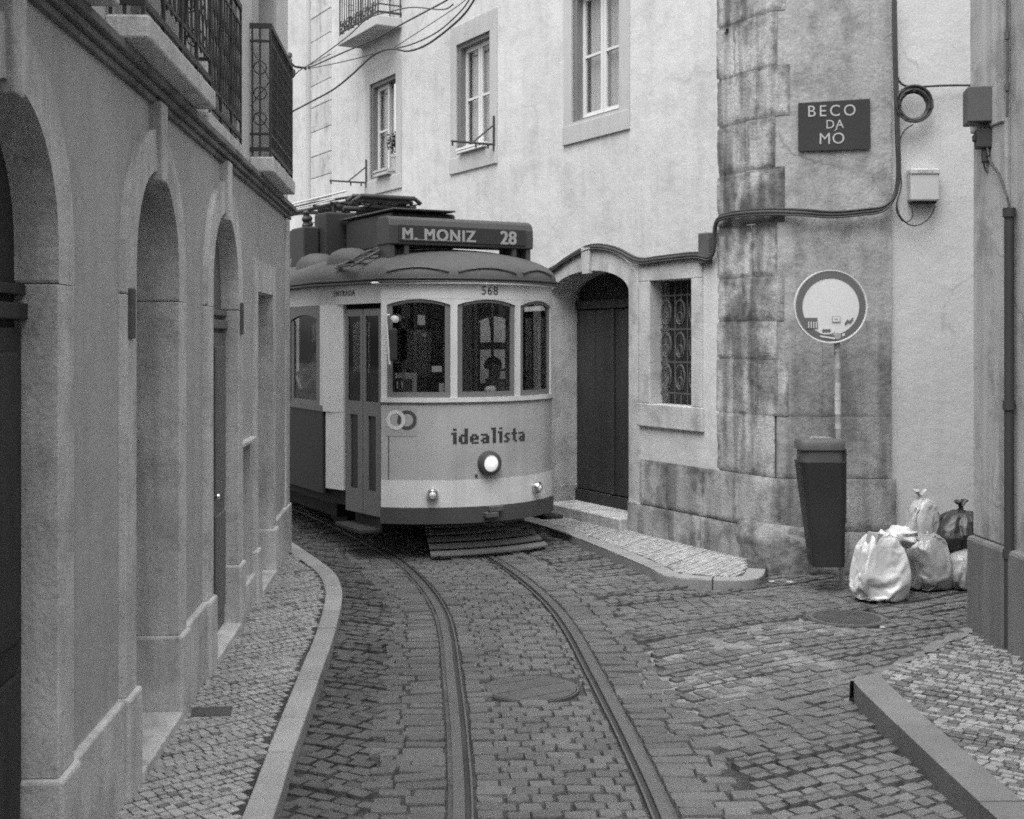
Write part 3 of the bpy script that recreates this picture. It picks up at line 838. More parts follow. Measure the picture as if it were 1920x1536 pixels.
# small plates on the jambs
for x, z, lab in ((5.90, 2.30, 'dark narrow plate on the stone jamb of the middle left arch'), (9.36, 2.33, 'dark narrow plate beside the farthest left arch')):
    o = MB().box(x - .045, x + .045, -.05, -.023, z - .1, z + .13).build('wall_plate', K['cast'], None, bevel=.004)
    o.location = (FL.o.x, FL.o.y, 0); o.rotation_euler = (0, 0, FL.ang); tag(o, lab, 'plate')

# ------------------------------------------------------------------ corner house (white facade, quoin, rendered corner)
CH = empty('corner_house', (FR.o.x, FR.o.y, 0), FR.ang, 'white stuccoed corner house with weathered stone quoin behind the tram', 'house')
HZ = 9.6
DX0, DX1 = -4.17, -2.47
W = [(-3.71, -2.684), (-6.83, -5.81), (-10.02, -8.95)]
GW = (-2.07, -1.326)
hol = [arch_loop(DX0 - .18, DX1 + .18, 0.01, 2.72, .27 + .22, 20)] + [rect(a, b, 4.75, 6.34) for a, b in W] + [rect(GW[0] - .01, GW[1] + .01, 1.49, 2.83)]
MB().fill([rect(-11.8, -0.90, 0, HZ)] + hol, 0, .35).build('wall', K['white_stucco'], CH)
# door
fr = MB().fill([arch_frame(DX0, DX1, .40, 2.72, .27, .2, .25)], -.03, .40).build('door_frame', K['frame_stone'], CH, bevel=.012)
MB().box(DX0 - .22, DX0 + .01, -.045, .41, 0, .41).box(DX1 - .01, DX1 + .22, -.045, .41, 0, .41).each('base_block', K['plinth'], fr, bevel=.015)
c = (DX0 + DX1) / 2
MB().hexa([(c - .07, -.07, 2.95), (c + .07, -.07, 2.95), (c + .07, 0, 2.95), (c - .07, 0, 2.95)], [(c - .1, -.07, 3.26), (c + .1, -.07, 3.26), (c + .1, 0, 3.26), (c - .1, 0, 3.26)]).build('keystone', K['frame_stone'], fr, bevel=.008)
MB().box(DX0 + .012, DX1 - .012, -.14, .42, 0, .21).build('threshold', K['frame_stone'], fr, bevel=.015)
d = MB().box(DX0 - .1, DX1 + .1, .37, .40, .2, 3.05)
n = 4
for k in range(n):
    w = (DX1 - DX0) / n
    d.box(DX0 + w * k + .008, DX0 + w * (k + 1) - .008, .335, .37, .36, 2.55)
door = d.build('door', K['dark_wood'], CH, bevel=.006)
MB().box(DX0, DX1, .31, .36, 2.56, 2.66).box(DX0, DX1, .31, .36, .21, .35).build('door_rail', K['dark_wood'], door, bevel=.008)
MB().box(DX0 + .82, DX0 + .88, .30, .335, .36, 2.55).build('cover_strip', K['dark_wood'], door, bevel=.01)
# grille window
a, b = GW
w = MB()
w.box(a - .24, b + .19, -.035, .22, 1.25, 1.497).box(a - .22, b + .17, -.03, .22, 2.82, 3.03).box(a - .22, a, -.03, .22, 1.498, 2.819).box(b, b + .17, -.03, .22, 1.498, 2.819)
gw = w.build('window', K['frame_stone'], CH, bevel=.008)
MB().box(a, b, .21, .22, 1.49, 2.83).build('dark_room', K['room'], gw)
m = MB()
for k in range(7):
    x = a + .04 + (b - a - .08) * k / 6; m.tube([(x, .12, 1.5), (x, .12, 2.82)], .007, 6)
for z in (1.62, 1.95, 2.3, 2.66): m.box(a, b, .113, .127, z - .008, z + .008)
for z in (1.79, 2.13, 2.48):
    for k in range(3):
        x = a + (b - a) * (k + .5) / 3
        m.tube(ring_pts(x, z, .085, .13, .105, 16), .011, 5, closed=True); m.tube(ring_pts(x, z - .05, .04, .05, .105, 12), .009, 5, closed=True)
m.build('grille', mat('grille_iron', .10, rough=.6, var=.2, speck=.1), gw)
# upper windows
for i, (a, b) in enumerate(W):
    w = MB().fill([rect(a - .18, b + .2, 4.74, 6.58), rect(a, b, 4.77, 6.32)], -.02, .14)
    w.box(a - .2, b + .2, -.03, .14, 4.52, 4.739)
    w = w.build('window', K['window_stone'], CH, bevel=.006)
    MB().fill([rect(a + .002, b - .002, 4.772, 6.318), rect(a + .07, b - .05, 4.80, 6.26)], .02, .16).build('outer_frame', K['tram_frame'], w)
    s = MB(); c = (a + b) / 2 + .01
    halves = ((a + .07, c - .004), (c + .004, b - .05)) if i < 2 else ((a + .07, c - .004),)
    for x0, x1 in halves:
        s.fill([rect(x0, x1, 4.80, 6.26), rect(x0 + .055, x1 - .055, 4.87, 5.52), rect(x0 + .055, x1 - .055, 5.55, 6.2)], .10, .14)
    s.box(a + .07, b - .05, .06, .10, 4.775, 4.815)
    s.build('sash', K['sash'], w, bevel=.004)
    p = MB()
    for x0, x1 in halves: p.box(x0 + .05, x1 - .05, .118, .122, 4.86, 6.21)
    p.build('pane', K['glass'], w)
    cu = MB(); n = 40; x0 = a + .06; x1 = halves[-1][1]
    pts = [(x0 + (x1 - x0) * k / n, .185 + .012 * sin(k * 1.35 + i)) for k in range(n + 1)]
    cu.strip(pts, 4.78, 6.28, .003); cu.build('curtain', K['curtain'], w, smooth=60)
    MB().box(a - .1, b + .1, .5, .52, 4.6, 6.5).build('dark_room', K['room'], w)
# balcony above the far window
bal = balcony(CH, -10.4, -8.75, .42, 6.98, .15, .95, K['window_stone'], 'bars')
MB().fill([rect(-10.1, -9.05, 7.14, 9.2), rect(-10.0, -9.15, 7.2, 9.1)], -.025, .0).build('window', K['window_stone'], CH)
# far pilaster
m = MB(); z = 0
while z < HZ - .1:
    h = random.uniform(.38, .46); z1 = min(HZ, z + h)
    m.box(-12.8, -11.8, -.03 + random.uniform(-.004, .004), .35, z + .004, z1 - .004, random.uniform(.9, 1.1)); z = z1
m.build('far_quoin', mat('far_quoin', .55, var=.12, vscale=2, speck=.15, streak=.2, stain=.35, stain_lo=.5, stain_hi=.66, sc=2.5, tint=True, pits=.2), CH, bevel=.012)

# quoin path round the corner, in the facade's frame
LA, LB, RC = .945, 1.06, .17
bd = Vector((.479, .878))
def qpath(s):
    if s < LA - RC: return Vector((-LA + s, 0))
    if s > LA + RC: return bd * (s - LA)
    t = (s - (LA - RC)) / (2 * RC); a = Vector((-RC, 0)); c = bd * RC
    return a * (1 - t) ** 2 + c * t * t
def qstrip(mb, s0, s1, z0, z1, off, th=.3, tint=1.0):
    n = max(2, int((s1 - s0) / .05)); pts = [tuple(qpath(s0 + (s1 - s0) * k / n)) for k in range(n + 1)]
    b = len(mb.f); mb.strip(pts, z0, z1, th, off)
    for k in range(b, len(mb.f)): mb.t[k] = tint
zs = [.89, 1.47, 2.0, 2.366, 2.79, 3.3, 3.82, 4.3, 4.777, 5.29, 5.8, 6.4, 7.0, 7.6, 8.2, 8.8, HZ]
def rough_stone(mb, s0, s1, z0, z1, off, tint=1.0, grime=.5, erode=.005, step=.022, streak=.3, join=.03, th=.12):
    """one hewn block following the wall line, with worn edges and grime along its joints"""
    ns = max(4, int((s1 - s0) / step)); nz = max(4, int((z1 - z0) / step)); vs = []; sd = random.random() * 50
    def nrm(s):
        d = (qpath(s + .01) - qpath(s - .01)).normalized(); return Vector((d.y, -d.x))
    for j in range(nz + 1):
        for i in range(ns + 1):
            s_ = s0 + (s1 - s0) * i / ns; z = z0 + (z1 - z0) * j / nz
            e = min(s_ - s0, s1 - s_, z - z0, z1 - z)
            nn = noise.noise((s_ * 9, z * 9, sd)); n3 = noise.noise((s_ * 28, z * 28, sd))
            o_ = off + .002 * noise.noise((s_ * 4, z * 4, sd)) + .0015 * n3
            o_ -= erode * max(0, 1 - e / (.028 * (1.2 + 1.6 * nn))) if e < .07 else 0
            p = qpath(s_) + nrm(s_) * o_; vs.append((p.x, p.y, z))
    b0 = len(mb.f)
    fs = [(j * (ns + 1) + i, j * (ns + 1) + i + 1, (j + 1) * (ns + 1) + i + 1, (j + 1) * (ns + 1) + i) for j in range(nz) for i in range(ns)]
    mb.add(vs, fs)
    for q in range(len(fs)):
        j, i = divmod(q, ns); s_ = s0 + (s1 - s0) * (i + .5) / ns; z = z0 + (z1 - z0) * (j + .5) / nz
        e = min(s_ - s0, s1 - s_, z - z0, z1 - z)
        n1 = noise.noise((s_ * 2.6, z * 2.6, 3.3)); n2 = noise.noise((s_ * 8, z * .9, 8.1)); n4 = noise.noise((s_ * 16, z * 16, 1.7)); n5 = noise.noise((s_ * 1.3, z * 1.3, 9))
        w = join * max(.1, 1 + 2.6 * n1 + 1.2 * n4)
        t = 1 - grime * max(0, min(1, (w * 1.6 - e) / w)) * (.75 + .4 * n4)
        t *= 1 - (streak + .12) * max(0, min(1, n2 * 3.0 + n5 * 1.4)) 
        t *= 1 - grime * .8 * max(0, min(1, n5 * 3.2 + n4 * .9 - .55))
        mb.t[b0 + q] = max(.22, tint * t)
m = MB(); r = MB()
SE = LA + LB
for i, (z0, z1) in enumerate(zip(zs, zs[1:])):
    e = (.88, 1.02)[i % 2] + random.uniform(-.04, .04)
    cuts = [0, (.45, .58, .3)[i % 3] + random.uniform(-.06, .06), e]
    for s0, s1 in zip(cuts, cuts[1:]):
        rough_stone(m, s0 + .001, s1 - .001, z0 + .001, z1 - .001, random.uniform(.002, .005), tint=random.uniform(.85, 1.12), grime=.55 if z0 > 2.3 else .42)
qstrip(r, .6, SE, 2.36, HZ, -.008, tint=1.0)
qstrip(r, .6, SE, .89, 2.36, -.03, tint=.7)
m.build('quoin', K['quoin'], CH, smooth=50, recalc=False)
r.build('rendered_corner', K['corner_render'], CH)
r2 = MB()
for z0, z1, cu in ((.89, 1.47, (.9, 1.5, SE)), (1.47, 2.366, (.9, 1.36, SE))):
    for s0, s1 in zip(cu, cu[1:]): rough_stone(r2, s0 + .001, s1 - .001, z0 + .001, z1 - .001, -.004, tint=random.uniform(.86, .95), grime=.22, erode=.003, join=.02, streak=.2)
r2.build('ashlar', K['corner_render'], CH, smooth=50, recalc=False)
# plinth stones
m = MB(); bk = MB()
for z0, z1, off in ((0.0, .40, .07), (.40, .89, .035)):
    x = -2.25
    while x < -.02:
        x1 = min(0, x + random.uniform(.45, .7))
        if -x1 < .25: x1 = 0
        rough_stone(m, x + LA + .001, x1 + LA - .001, z0 + .001, z1 - .001, off, tint=random.uniform(.82, 1.1), grime=.32, erode=.008, streak=.25); x = x1
    for s0, s1 in ((LA, 1.5), (1.5, SE + off)):
        rough_stone(m, s0 + .001, s1 - .001, z0 + .001, z1 - .001, off, tint=random.uniform(.8, 1.0), grime=.32, erode=.008, streak=.25)
    qstrip(bk, -2.25 + LA, SE + off - .01, z0, z1 - .012, off - .025, tint=.6)
    bk.box(-11.8, DX0 - .23, -off, .1, z0 + .003, z1 - .003)
m.build('plinth_stones', K['plinth'], CH, smooth=50, recalc=False)
bk.build('plinth', K['plinth'], CH)
# worn corner boulder
m = MB(); ns, nz = 26, 12; vs = []
for j in range(nz + 1):
    for i in range(ns + 1):
        s = .35 + .95 * i / ns; z = -.03 + .50 * j / nz
        p = qpath(s); p2 = qpath(s + .01); d = (p2 - p).normalized(); nrm = Vector((d.y, -d.x))
        k = max(0, sin(pi * i / ns)) ** .5 * max(0, min(1, (1 - j / nz) * 3.0)) ** .6
        o_ = .02 + k * (.09 + .05 * noise.noise((s * 4, z * 5, 1)) + .02 * noise.noise((s * 14, z * 14, 4)))
        q = p + nrm * o_; vs.append((q.x, q.y, z))
m.add(vs, [(j * (ns + 1) + i, j * (ns + 1) + i + 1, (j + 1) * (ns + 1) + i + 1, (j + 1) * (ns + 1) + i) for j in range(nz) for i in range(ns)])
m.t = [.62 + .3 * noise.noise((q * .37, 0, 0)) for q in range(len(m.f))]
m.build('corner_boulder', K['plinth'], CH, smooth=80)
# body of the house behind (keeps daylight out of the walls)
o = MB().box(-11.8, -1.0, .36, 5, HZ - .2, HZ - .002).build('roof', K['alley_stucco'], CH)

# next house up the street
NH = empty('upper_house', (FR.o.x, FR.o.y, 0), FR.ang, 'pale plain house up the street beyond the stone pilaster', 'house')
MB().box(-24, -12.803, .04, .4, 0, HZ + 1).build('wall', K['white_stucco'], NH)
MB().box(-12.98, -12.86, -.06, .039, 0, HZ + 1).build('downpipe', K['window_stone'], NH, bevel=.04)
MB().box(-24, -12.803, .0, .039, 0, .9).build('plinth', K['plinth'], NH)
# alley house
AH = empty('alley_house', (3.56, 12.05, 0), 0, 'pale smooth house wall at the mouth of the alley, behind the rubbish bags', 'house')
MB().box(0.0, 7, 0, .4, 0, HZ).build('wall', K['alley_stucco'], AH)
o = MB().box(0.02, 7, -.012, -.001, .02, .42).build('plinth', K['alley_stucco'], AH, bevel=.004)
# unseen house added behind the viewer to hold back frontal sky light
EH = empty('sky_block_house', (0, -9, 0), 0, 'unseen stuccoed house added behind the viewer to limit frontal sky light', 'house')
MB().box(-3, 6, -.4, 0, 0, 8).build('wall', K['left_stucco'], EH)
MB().box(-3, 6, 0, .03, 0, .6).build('plinth', K['left_stone'], EH)
# near right house
NR = empty('near_house', (FN.o.x, FN.o.y, 0), FN.ang, 'shaded grey house at the right edge with a stone corner pier and pipe', 'house')
MB().box(.52, 18, 0, 5, 0, 6.4).box(.0, .519, .02, 5, 0, 6.4).build('wall', K['near_stucco'], NR)
MB().box(-.02, .50, -.03, .3, .78, 6.35).build('corner_pier', K['near_stucco'], NR, bevel=.015)
MB().box(-.035, .49, -.045, .2, 3.68, 6.3).build('upper_pier', K['near_stucco'], NR, bevel=.01)
MB().box(-.05, 18, -.07, .3, 0, .779).build('plinth', K['near_plinth'], NR, bevel=.03)
MB().box(.86, .95, -.04, .0, .78, 6.3).build('door_frame', K['near_stucco'], NR, bevel=.01)
pp = MB().tube([(.60, -.05, .05), (.60, -.05, 3.06)], .032, 12).build('rain_pipe', K['iron'], NR, smooth=50)
m = MB()
for z in (3.05, 1.75, .75): m.lathe([(.034, -.03), (.042, -.03), (.042, .03), (.034, .03)], (.60, -.05, z), 12)
m.build('pipe_collar', K['iron'], pp, smooth=40)
th = MB().tube([(.57, -.05, 3.7), (.57, -.05, 6.3)], .010, 8)
for z in (3.9, 4.25, 4.6, 4.95): th.lathe([(.011, -.025), (.017, -.025), (.017, .025), (.011, .025)], (.57, -.05, z), 8)
th.build('conduit', K['cast'], NR, smooth=50)

# ------------------------------------------------------------------ the tram
T = empty('tram', (TR.o.x, TR.o.y, 0), TR.ang, 'old small electric tram with three curved front windows and lit headlamp coming round the bend', 'tram')
RW, DW = 1.35, .42
LT = 8.4
def arc(a0, a1, n=None, R=RW):
    n = n or max(3, int(abs(a1 - a0) / 2.5) + 1)
    return [(RW * sin(radians(a0 + (a1 - a0) * k / (n - 1))), RW * (1 - cos(radians(a0 + (a1 - a0) * k / (n - 1))))) for k in range(n)]
AE = 46.6
def lin(p, q, n=6): return [(p[0] + (q[0] - p[0]) * k / (n - 1), p[1] + (q[1] - p[1]) * k / (n - 1)) for k in range(n)]
def tstrip(name, segs, m, parent=T, smooth=40, bevel=0):
    """segs: (pts, zlo, zhi, th, off); also mirrored to the rear end where asked"""
    mb = MB()
    for s in segs: mb.strip(*s)
    return mb.build(name, m, parent, smooth=smooth, bevel=bevel)
def rear(pts): return [(-x, LT - y) for x, y in pts]
ZB, Z1, Z2, Z3, Z4, ZF, ZG = .53, .80, 1.555, 1.615, 2.535, 2.60, 2.76
F = arc(-AE, AE, 40)
def band(z): return z
ends = [F, rear(F)]
# lower panel, white band, belt
for nm, z0, z1, m_, off in (('front_panel', Z1, Z2, 'tram_grey', 0), ('white_band', ZB, Z1 - .001, 'tram_white', .003), ('belt_line', Z2 + .0, Z2 + .014, 'tram_dark', .012), ('window_sill', Z2 + .015, Z3, 'tram_white', .012)):
    tstrip(nm, [(e, z0, z1, .04, off) for e in ends], K[m_])
tstrip('bumper', [(e, .37, ZB - .001, .06, .02) for e in ends], K['tram_dark'])
m = MB()
for e in ends: m.strip(e, ZF - .005, ZG, .05, .006)
fas = m.build('fascia', K['tram_white'], T, smooth=40)
# pillars and arch tops of the front windows
wa = [(-44, -17), (-14, 14), (17, 44)]
def arch_top(a, a0, a1): return Z4 + .055 * (1 - (2 * (a - a0) / (a1 - a0) - 1) ** 2)
pm = MB(); fm = MB(); gm = MB()
for flip in (0, 1):
    X = rear if flip else (lambda p: p)
    for a0, a1 in ((-AE, -44), (-17, -14), (14, 17), (44, AE)):
        pm.strip(X(arc(a0, a1, 4)), Z3, ZF, .05, .004)
    for a0, a1 in wa:
        n = 22; A = [a0 + (a1 - a0) * k / (n - 1) for k in range(n)]; P = arc(a0, a1, n)
        tp = [arch_top(a, a0, a1) for a in A]
        pm.strip(X(P), tp, ZF, .05, .004)
        fr = 1.6
        fm.strip(X(P), Z3, Z3 + .055, .03, -.012)
        fm.strip(X(arc(a0, a0 + fr + .6, 4)), Z3 + .055, [arch_top(a0 + (fr + .6) * k / 3, a0, a1) for k in range(4)], .03, -.012)
        fm.strip(X(arc(a1 - fr - .6, a1, 4)), Z3 + .055, [arch_top(a1 - (fr + .6) * (1 - k / 3), a0, a1) for k in range(4)], .03, -.012)
        q = P[2:-2]; tq = tp[2:-2]
        fm.strip(X(q), [t - .03 for t in tq], tq, .03, -.012)
        gm.strip(X(P[1:-1]), Z3 + .03, [t - .01 for t in tp[1:-1]], .004, -.025)
pm.build('window_pillar', K['tram_white'], T, smooth=40)
fm.build('window_frame', K['tram_frame'], T, smooth=40)
gm.build('windscreen', K['tram_glass'], T, smooth=40)
# sides: s = -1 photo-left, +1 photo-right
side_p = MB(); side_w = MB(); side_f = MB(); side_g = MB(); side_fas = MB(); vest = MB()
BW = 1.19
Ws = [(1.66, 2.56), (2.70, 3.60), (3.74, 4.66), (4.80, 5.70), (5.84, 6.74)]
def S(pts, s): return [(x * s, y) for x, y in pts] if s > 0 else [(x * s, y) for x, y in pts][::-1]
for s in (-1, 1):
    def st(mb, pts, z0, z1, th=.04, off=0):
        pts = S(pts, s)
        mb.strip(pts, z0, z1, th, off)
    body = [(BW, 1.52), (BW, LT - 1.52)]
    st(side_p, body, .56, 1.43)
    st(side_w, body, 1.431, 1.49, .05, .01)
    st(side_fas, [(.98, .42), (BW, 1.75), (BW, LT - 1.75), (.98, LT - .42)], 2.555, ZG, .04, .003)
    for ya, yb in ((1.2, 1.50),):
        st(vest, [(1.08, ya), (1.10, ya + .06), (BW, yb), (BW, 1.60)], 1.43, 2.554, .05, .002)
        st(vest, [(1.08, ya), (1.10, ya + .06), (BW - .02, yb - .02)], .62, 1.429, .05, 0)
        q = [(1.08, LT - ya), (1.10, LT - ya - .06), (BW, LT - yb), (BW, LT - 1.60)][::-1]
        st(vest, q, .62, 2.554, .05, .002)
    for i, (ya, yb) in enumerate(Ws):
        n = 12; P = [(BW, ya + (yb - ya) * k / (n - 1)) for k in range(n)]
        tp = [2.40 + .06 * (1 - (2 * k / (n - 1) - 1) ** 2) for k in range(n)]
        if s < 0: tpp = tp[::-1]
        else: tpp = tp
        side_f.strip(S(P, s), tpp, 2.554, .04, .0)
        nx_ = Ws[i + 1][0] if i < 4 else LT - 1.60
        st(side_f, [(BW, yb), (BW, nx_)], 1.491, 2.554, .05, .002)
        st(side_f, [(BW, 1.60), (BW, ya)], 1.491, 2.554, .05, .002) if i == 0 else None
        st(side_f, P, 1.491, 1.53, .03, -.01)
        st(side_f, P[:2], 1.531, 2.40, .03, -.01); st(side_f, P[-2:], 1.531, 2.40, .03, -.01)
        side_g.strip(S(P, s), 1.50, [t - .005 for t in tpp], .004, -.02)
side_p.build('side_panel', K['board'], T); side_w.build('side_belt', K['tram_frame'], T)
side_fas.build('side_fascia', mat('tram_fascia', .55, rough=.5, var=.06, speck=.05, bump=.03), T); vest.build('vestibule_panel', K['tram_white'], T)
side_f.build('side_window_frame', K['tram_frame'], T); side_g.build('side_window', K['tram_glass'], T)
# folding doors
for s, ye in ((-1, 0), (1, 0), (-1, 1), (1, 1)):
    def dp(t): 
        p = ((.965 + .10 * t), (.45 + .74 * t)); p = (p[0] * s, p[1])
        if ye: p = (p[0], LT - p[1])
        return p
    dr = MB(); gl = MB(); pn_ = MB()
    for t0, t1 in ((.02, .49), (.51, .98)):
        dt = .06
        def pq(a, b):
            q = [dp(a), dp(b)]
            return q if (s > 0) != bool(ye) else q[::-1]
        dr.strip(pq(t0, t0 + dt), .42, 2.50, .03); dr.strip(pq(t1 - dt, t1), .42, 2.50, .03)
        for z0, z1 in ((.42, .66), (1.42, 1.56), (2.43, 2.50)): dr.strip(pq(t0 + dt, t1 - dt), z0, z1, .03)
        dr.strip(pq(t0 + dt, t0 + dt + .07), .66, 1.42, .028); dr.strip(pq(t1 - dt - .07, t1 - dt), .66, 1.42, .028)
        gl.strip(pq(t0 + dt, t1 - dt), 1.56, 2.43, .004, -.012)
        pn_.strip(pq(t0 + dt + .07, t1 - dt - .07), .66, 1.42, .01, -.014)
    d = dr.build('door', K['tram_frame'], T); gl.build('door_glass', K['dark_glass'], d); pn_.build('door_panel', K['board'], d)
m = MB()
for s in (-1, 1):
    for ye in (0, 1):
        y0, y1 = (.5, 1.2) if not ye else (LT - 1.2, LT - .5)
        m.box(*sorted((s * .95, s * 1.17)), y0, y1, .26, .30)
        m.box(*sorted((s * .93, s * .95)), y0, y1, .26, .42)
m.build('step', K['tram_under'], T, bevel=.008)
# floor, under-frame, wheels
m = MB()
plan = [(x * .96, y * 1.0 + .03) for x, y in F] + [(1.02, 1.2), (1.12, 1.55), (1.12, LT - 1.55), (1.02, LT - 1.2)] + [(x * .96, y - .03) for x, y in rear(F)] + [(-1.02, LT - 1.2), (-1.12, LT - 1.55), (-1.12, 1.55), (-1.02, 1.2)]
nP = len(plan)
m.add([(x, y, .46) for x, y in plan] + [(x, y, .80) for x, y in plan], [tuple(range(nP))[::-1], tuple(range(nP, 2 * nP))] + [(k, (k + 1) % nP, nP + (k + 1) % nP, nP + k) for k in range(nP)])
fl = m.build('floor', K['tram_under'], T)
m = MB().box(-.5, .5, 1.6, LT - 1.6, .16, .46).box(-.85, -.5, 2.0, LT - 2, .22, .42).box(.5, .85, 2.0, LT - 2, .22, .42).box(-.8, .8, .75, .85, .25, .46)
m.build('truck', K['tram_under'], T, bevel=.02)
for y in (2.75, LT - 2.75):
    w = MB()
    for x in (-.49, .49): w.lathe([(0, -.05), (.37, -.05), (.39, .02), (.36, .05), (0, .05)], (x, y, .38), 28, 'x')
    w.lathe([(.05, -.5), (.05, .5)], (0, y, .38), 10, 'x'); w.build('wheel', K['tram_under'], T, smooth=40)
# slatted lifeguard tray under the front
m = MB()
A, B = (-.54, .80)
def tray(u, v):     # u across 0..1, v 0 (front, low) .. 1 (back, high)
    x = A + (B - A) * u + (.5 - u) * .22 * v
    return Vector((x, .10 + .42 * v + .10 * (2 * u - 1) ** 2, .05 + .29 * v))
nS = 5
for k in range(nS):
    v0 = k / nS; v1 = v0 + .52 / nS
    for i in range(10):
        u0, u1 = i / 10, (i + 1) / 10
        lo = [tray(u0, v0), tray(u1, v0), tray(u1, v1), tray(u0, v1)]
        m.hexa([p - Vector((0, 0, .018)) for p in lo], lo)
tr_ = m.build('lifeguard_tray', K['tram_slat'], T)
m = MB()
for u in (.06, .5, .94): m.tube([tray(u, 0) - Vector((0, 0, .025)), tray(u, 1) - Vector((0, 0, .02)), tray(u, 1) + Vector((0, .3, .12))], .014, 6)
m.build('tray_arm', K['tram_under'], tr_)
# coupling
cp = MB().box(-.07, .07, -.1, .1, .42, .47).box(-.02, .14, -.07, .05, .47, .53); cp.build('coupler', K['chrome'] if False else K['cast'], T, bevel=.01)
# lamps
def on_arc(a, z, off=0): return Vector(((RW + off) * sin(radians(a)), RW - (RW + off) * cos(radians(a)), z))
def lamp(name, a, z, r, lens_m, core=None):
    R = Matrix.Rotation(radians(a), 3, 'Z'); c = on_arc(a, z)
    h = MB().lathe([(r * 1.0, .02), (r, -.03), (r * .95, -.06), (r * .70, -.075), (r * .66, -.05)], c, 32, 'y', R).build(name, K['tram_dark'] if core else K['chrome'], T, smooth=40)
    pts = [(r * .68, -.05), (r * .55, -.066), (r * .3, -.078), (0, -.082)]
    MB().lathe(pts, c, 32, 'y', R).build('lens', lens_m, h, smooth=60)
    if core:
        MB().lathe([(r * .18, -.07), (r * .18, -.085), (0, -.088)], c, 20, 'y', R).build('bulb', core, h, smooth=50)
    return h
lamp('headlamp', 0, .957, .123, K['lamp_on'], K['lamp_core'])
lamp('fog_lamp', -24.5, .665, .06, K['lens']); lamp('fog_lamp', 27, .665, .06, K['lens'])
MB().lathe([(.014, .01), (.014, -.012), (0, -.014)], on_arc(-5.8, .835), 10, 'y', Matrix.Rotation(radians(-5.8), 3, 'Z')).build('reflector', K['ink'], T)

MB().strip(arc(-43.4, -43.0, 2), Z1 + .002, Z2 - .001, .002, .002).build('panel_seam', K['tram_dark'], T)
# writing on the curved front: figure x -> arc length, y -> height
def bend(v, f, a_mid, z_mid, off=.004, e=0.0015):
    out = []
    for x, y, z in v:
        a = a_mid + math.degrees(x / RW); p = on_arc(a, z_mid + y, off + (e if z > 0 else 0)); out.append(p)
    return out, f
GL = {'i': ['.##', '...', '###', '.##', '.##', '.##', '.##', '.##'], 'd': ['...##', '...##', '...##', '.####', '##.##', '##.##', '##.##', '.####'],
      'e': ['.....', '.....', '.....', '.###.', '##.##', '#####', '##...', '.####'], 'a': ['.....', '.....', '.....', '####.', '...##', '.####', '##.##', '.####'],
      'l': ['###', '.##', '.##', '.##', '.##', '.##', '.##', '.##'], 's': ['....', '....', '....', '.###', '##..', '.##.', '..##', '###.'], 't': ['....', '.##.', '.##.', '####', '.##.', '.##.', '.##.', '..##']}
m = MB(); px_ = .0192; cx = 0; word = 'idealista'
tot = sum(len(GL[c][0]) for c in word) + len(word) - 1
for c in word:
    Gc = GL[c]
    for j, row in enumerate(Gc):
        for i, ch in enumerate(row):
            if ch == '#':
                x0 = (cx + i - tot / 2) * px_; z0 = (7 - j) * px_ + (.012 if c in 'li' and False else 0)
                g_ = .0006
                v = [(x0 + g_, z0 + g_, 0), (x0 + px_ - g_, z0 + g_, 0), (x0 + px_ - g_, z0 + px_ - g_, 0), (x0 + g_, z0 + px_ - g_, 0)]
                v = v + [(a, b, 1) for a, b, _ in v]
                vv, ff = bend(v, [(4, 5, 6, 7), (0, 1, 5, 4), (1, 2, 6, 5), (2, 3, 7, 6), (3, 0, 4, 7)], 1.6, 1.155, .001, .002); m.add(vv, ff)
    cx += len(Gc[0]) + 1
m.build('lettering', K['ink'], T)
v, f = text2d('568', .118, .001, 0, 1.12); vv, ff = bend(v, f, .5, 2.675, .009); MB().add(vv, ff).build('fleet_number', K['ink'], fas)
# sticker with two interlocking rings
st_ = MB().strip(arc(-44.5, -31, 8), 1.235, 1.535, .002, .0035).build('sticker', K['tram_sticker'], T, smooth=40)
def ringband(am, r0, r1, off, mt):
    m = MB(); n = 32; v = []
    for k in range(n):
        a = 2 * pi * k / n
        for r in (r0, r1):
            for o_ in (off - .0012, off):
                v.append(on_arc(am + math.degrees(r * cos(a) / RW), 1.395 + r * sin(a), o_))
    f = []
    for k in range(n):
        a = 4 * k; b = 4 * ((k + 1) % n)
        f += [(a + 1, b + 1, b + 3, a + 3), (a, a + 1, b + 1, b), (a + 2, b + 2, b + 3, a + 3)]
    m.add(v, f).build('ring_mark', mt, st_)
ringband(-40.0, .062, .098, .0062, K['white_paint']); ringband(-35.2, .062, .098, .0050, K['tram_dark'])
# ENTRADA on the left fascia
v, f = text2d('ENTRADA', .085, .001, 0, 1.2)
p1 = Vector((-BW, 1.75)); p2 = Vector((-.98, .42))
d = (p2 - p1).normalized(); nn = Vector((d.y, -d.x)); c0 = p1 + d * .62
m = MB()
for q_, ex in enumerate((-.0035, 0, .0035)): m.add([(c0.x + d.x * (x + ex) + nn.x * (.0045 + z + q_ * .0003), c0.y + d.y * (x + ex) + nn.y * (.0045 + z + q_ * .0003), 2.665 + y) for x, y, z in v], f)
m.build('entrance_lettering', K['ink'], T)

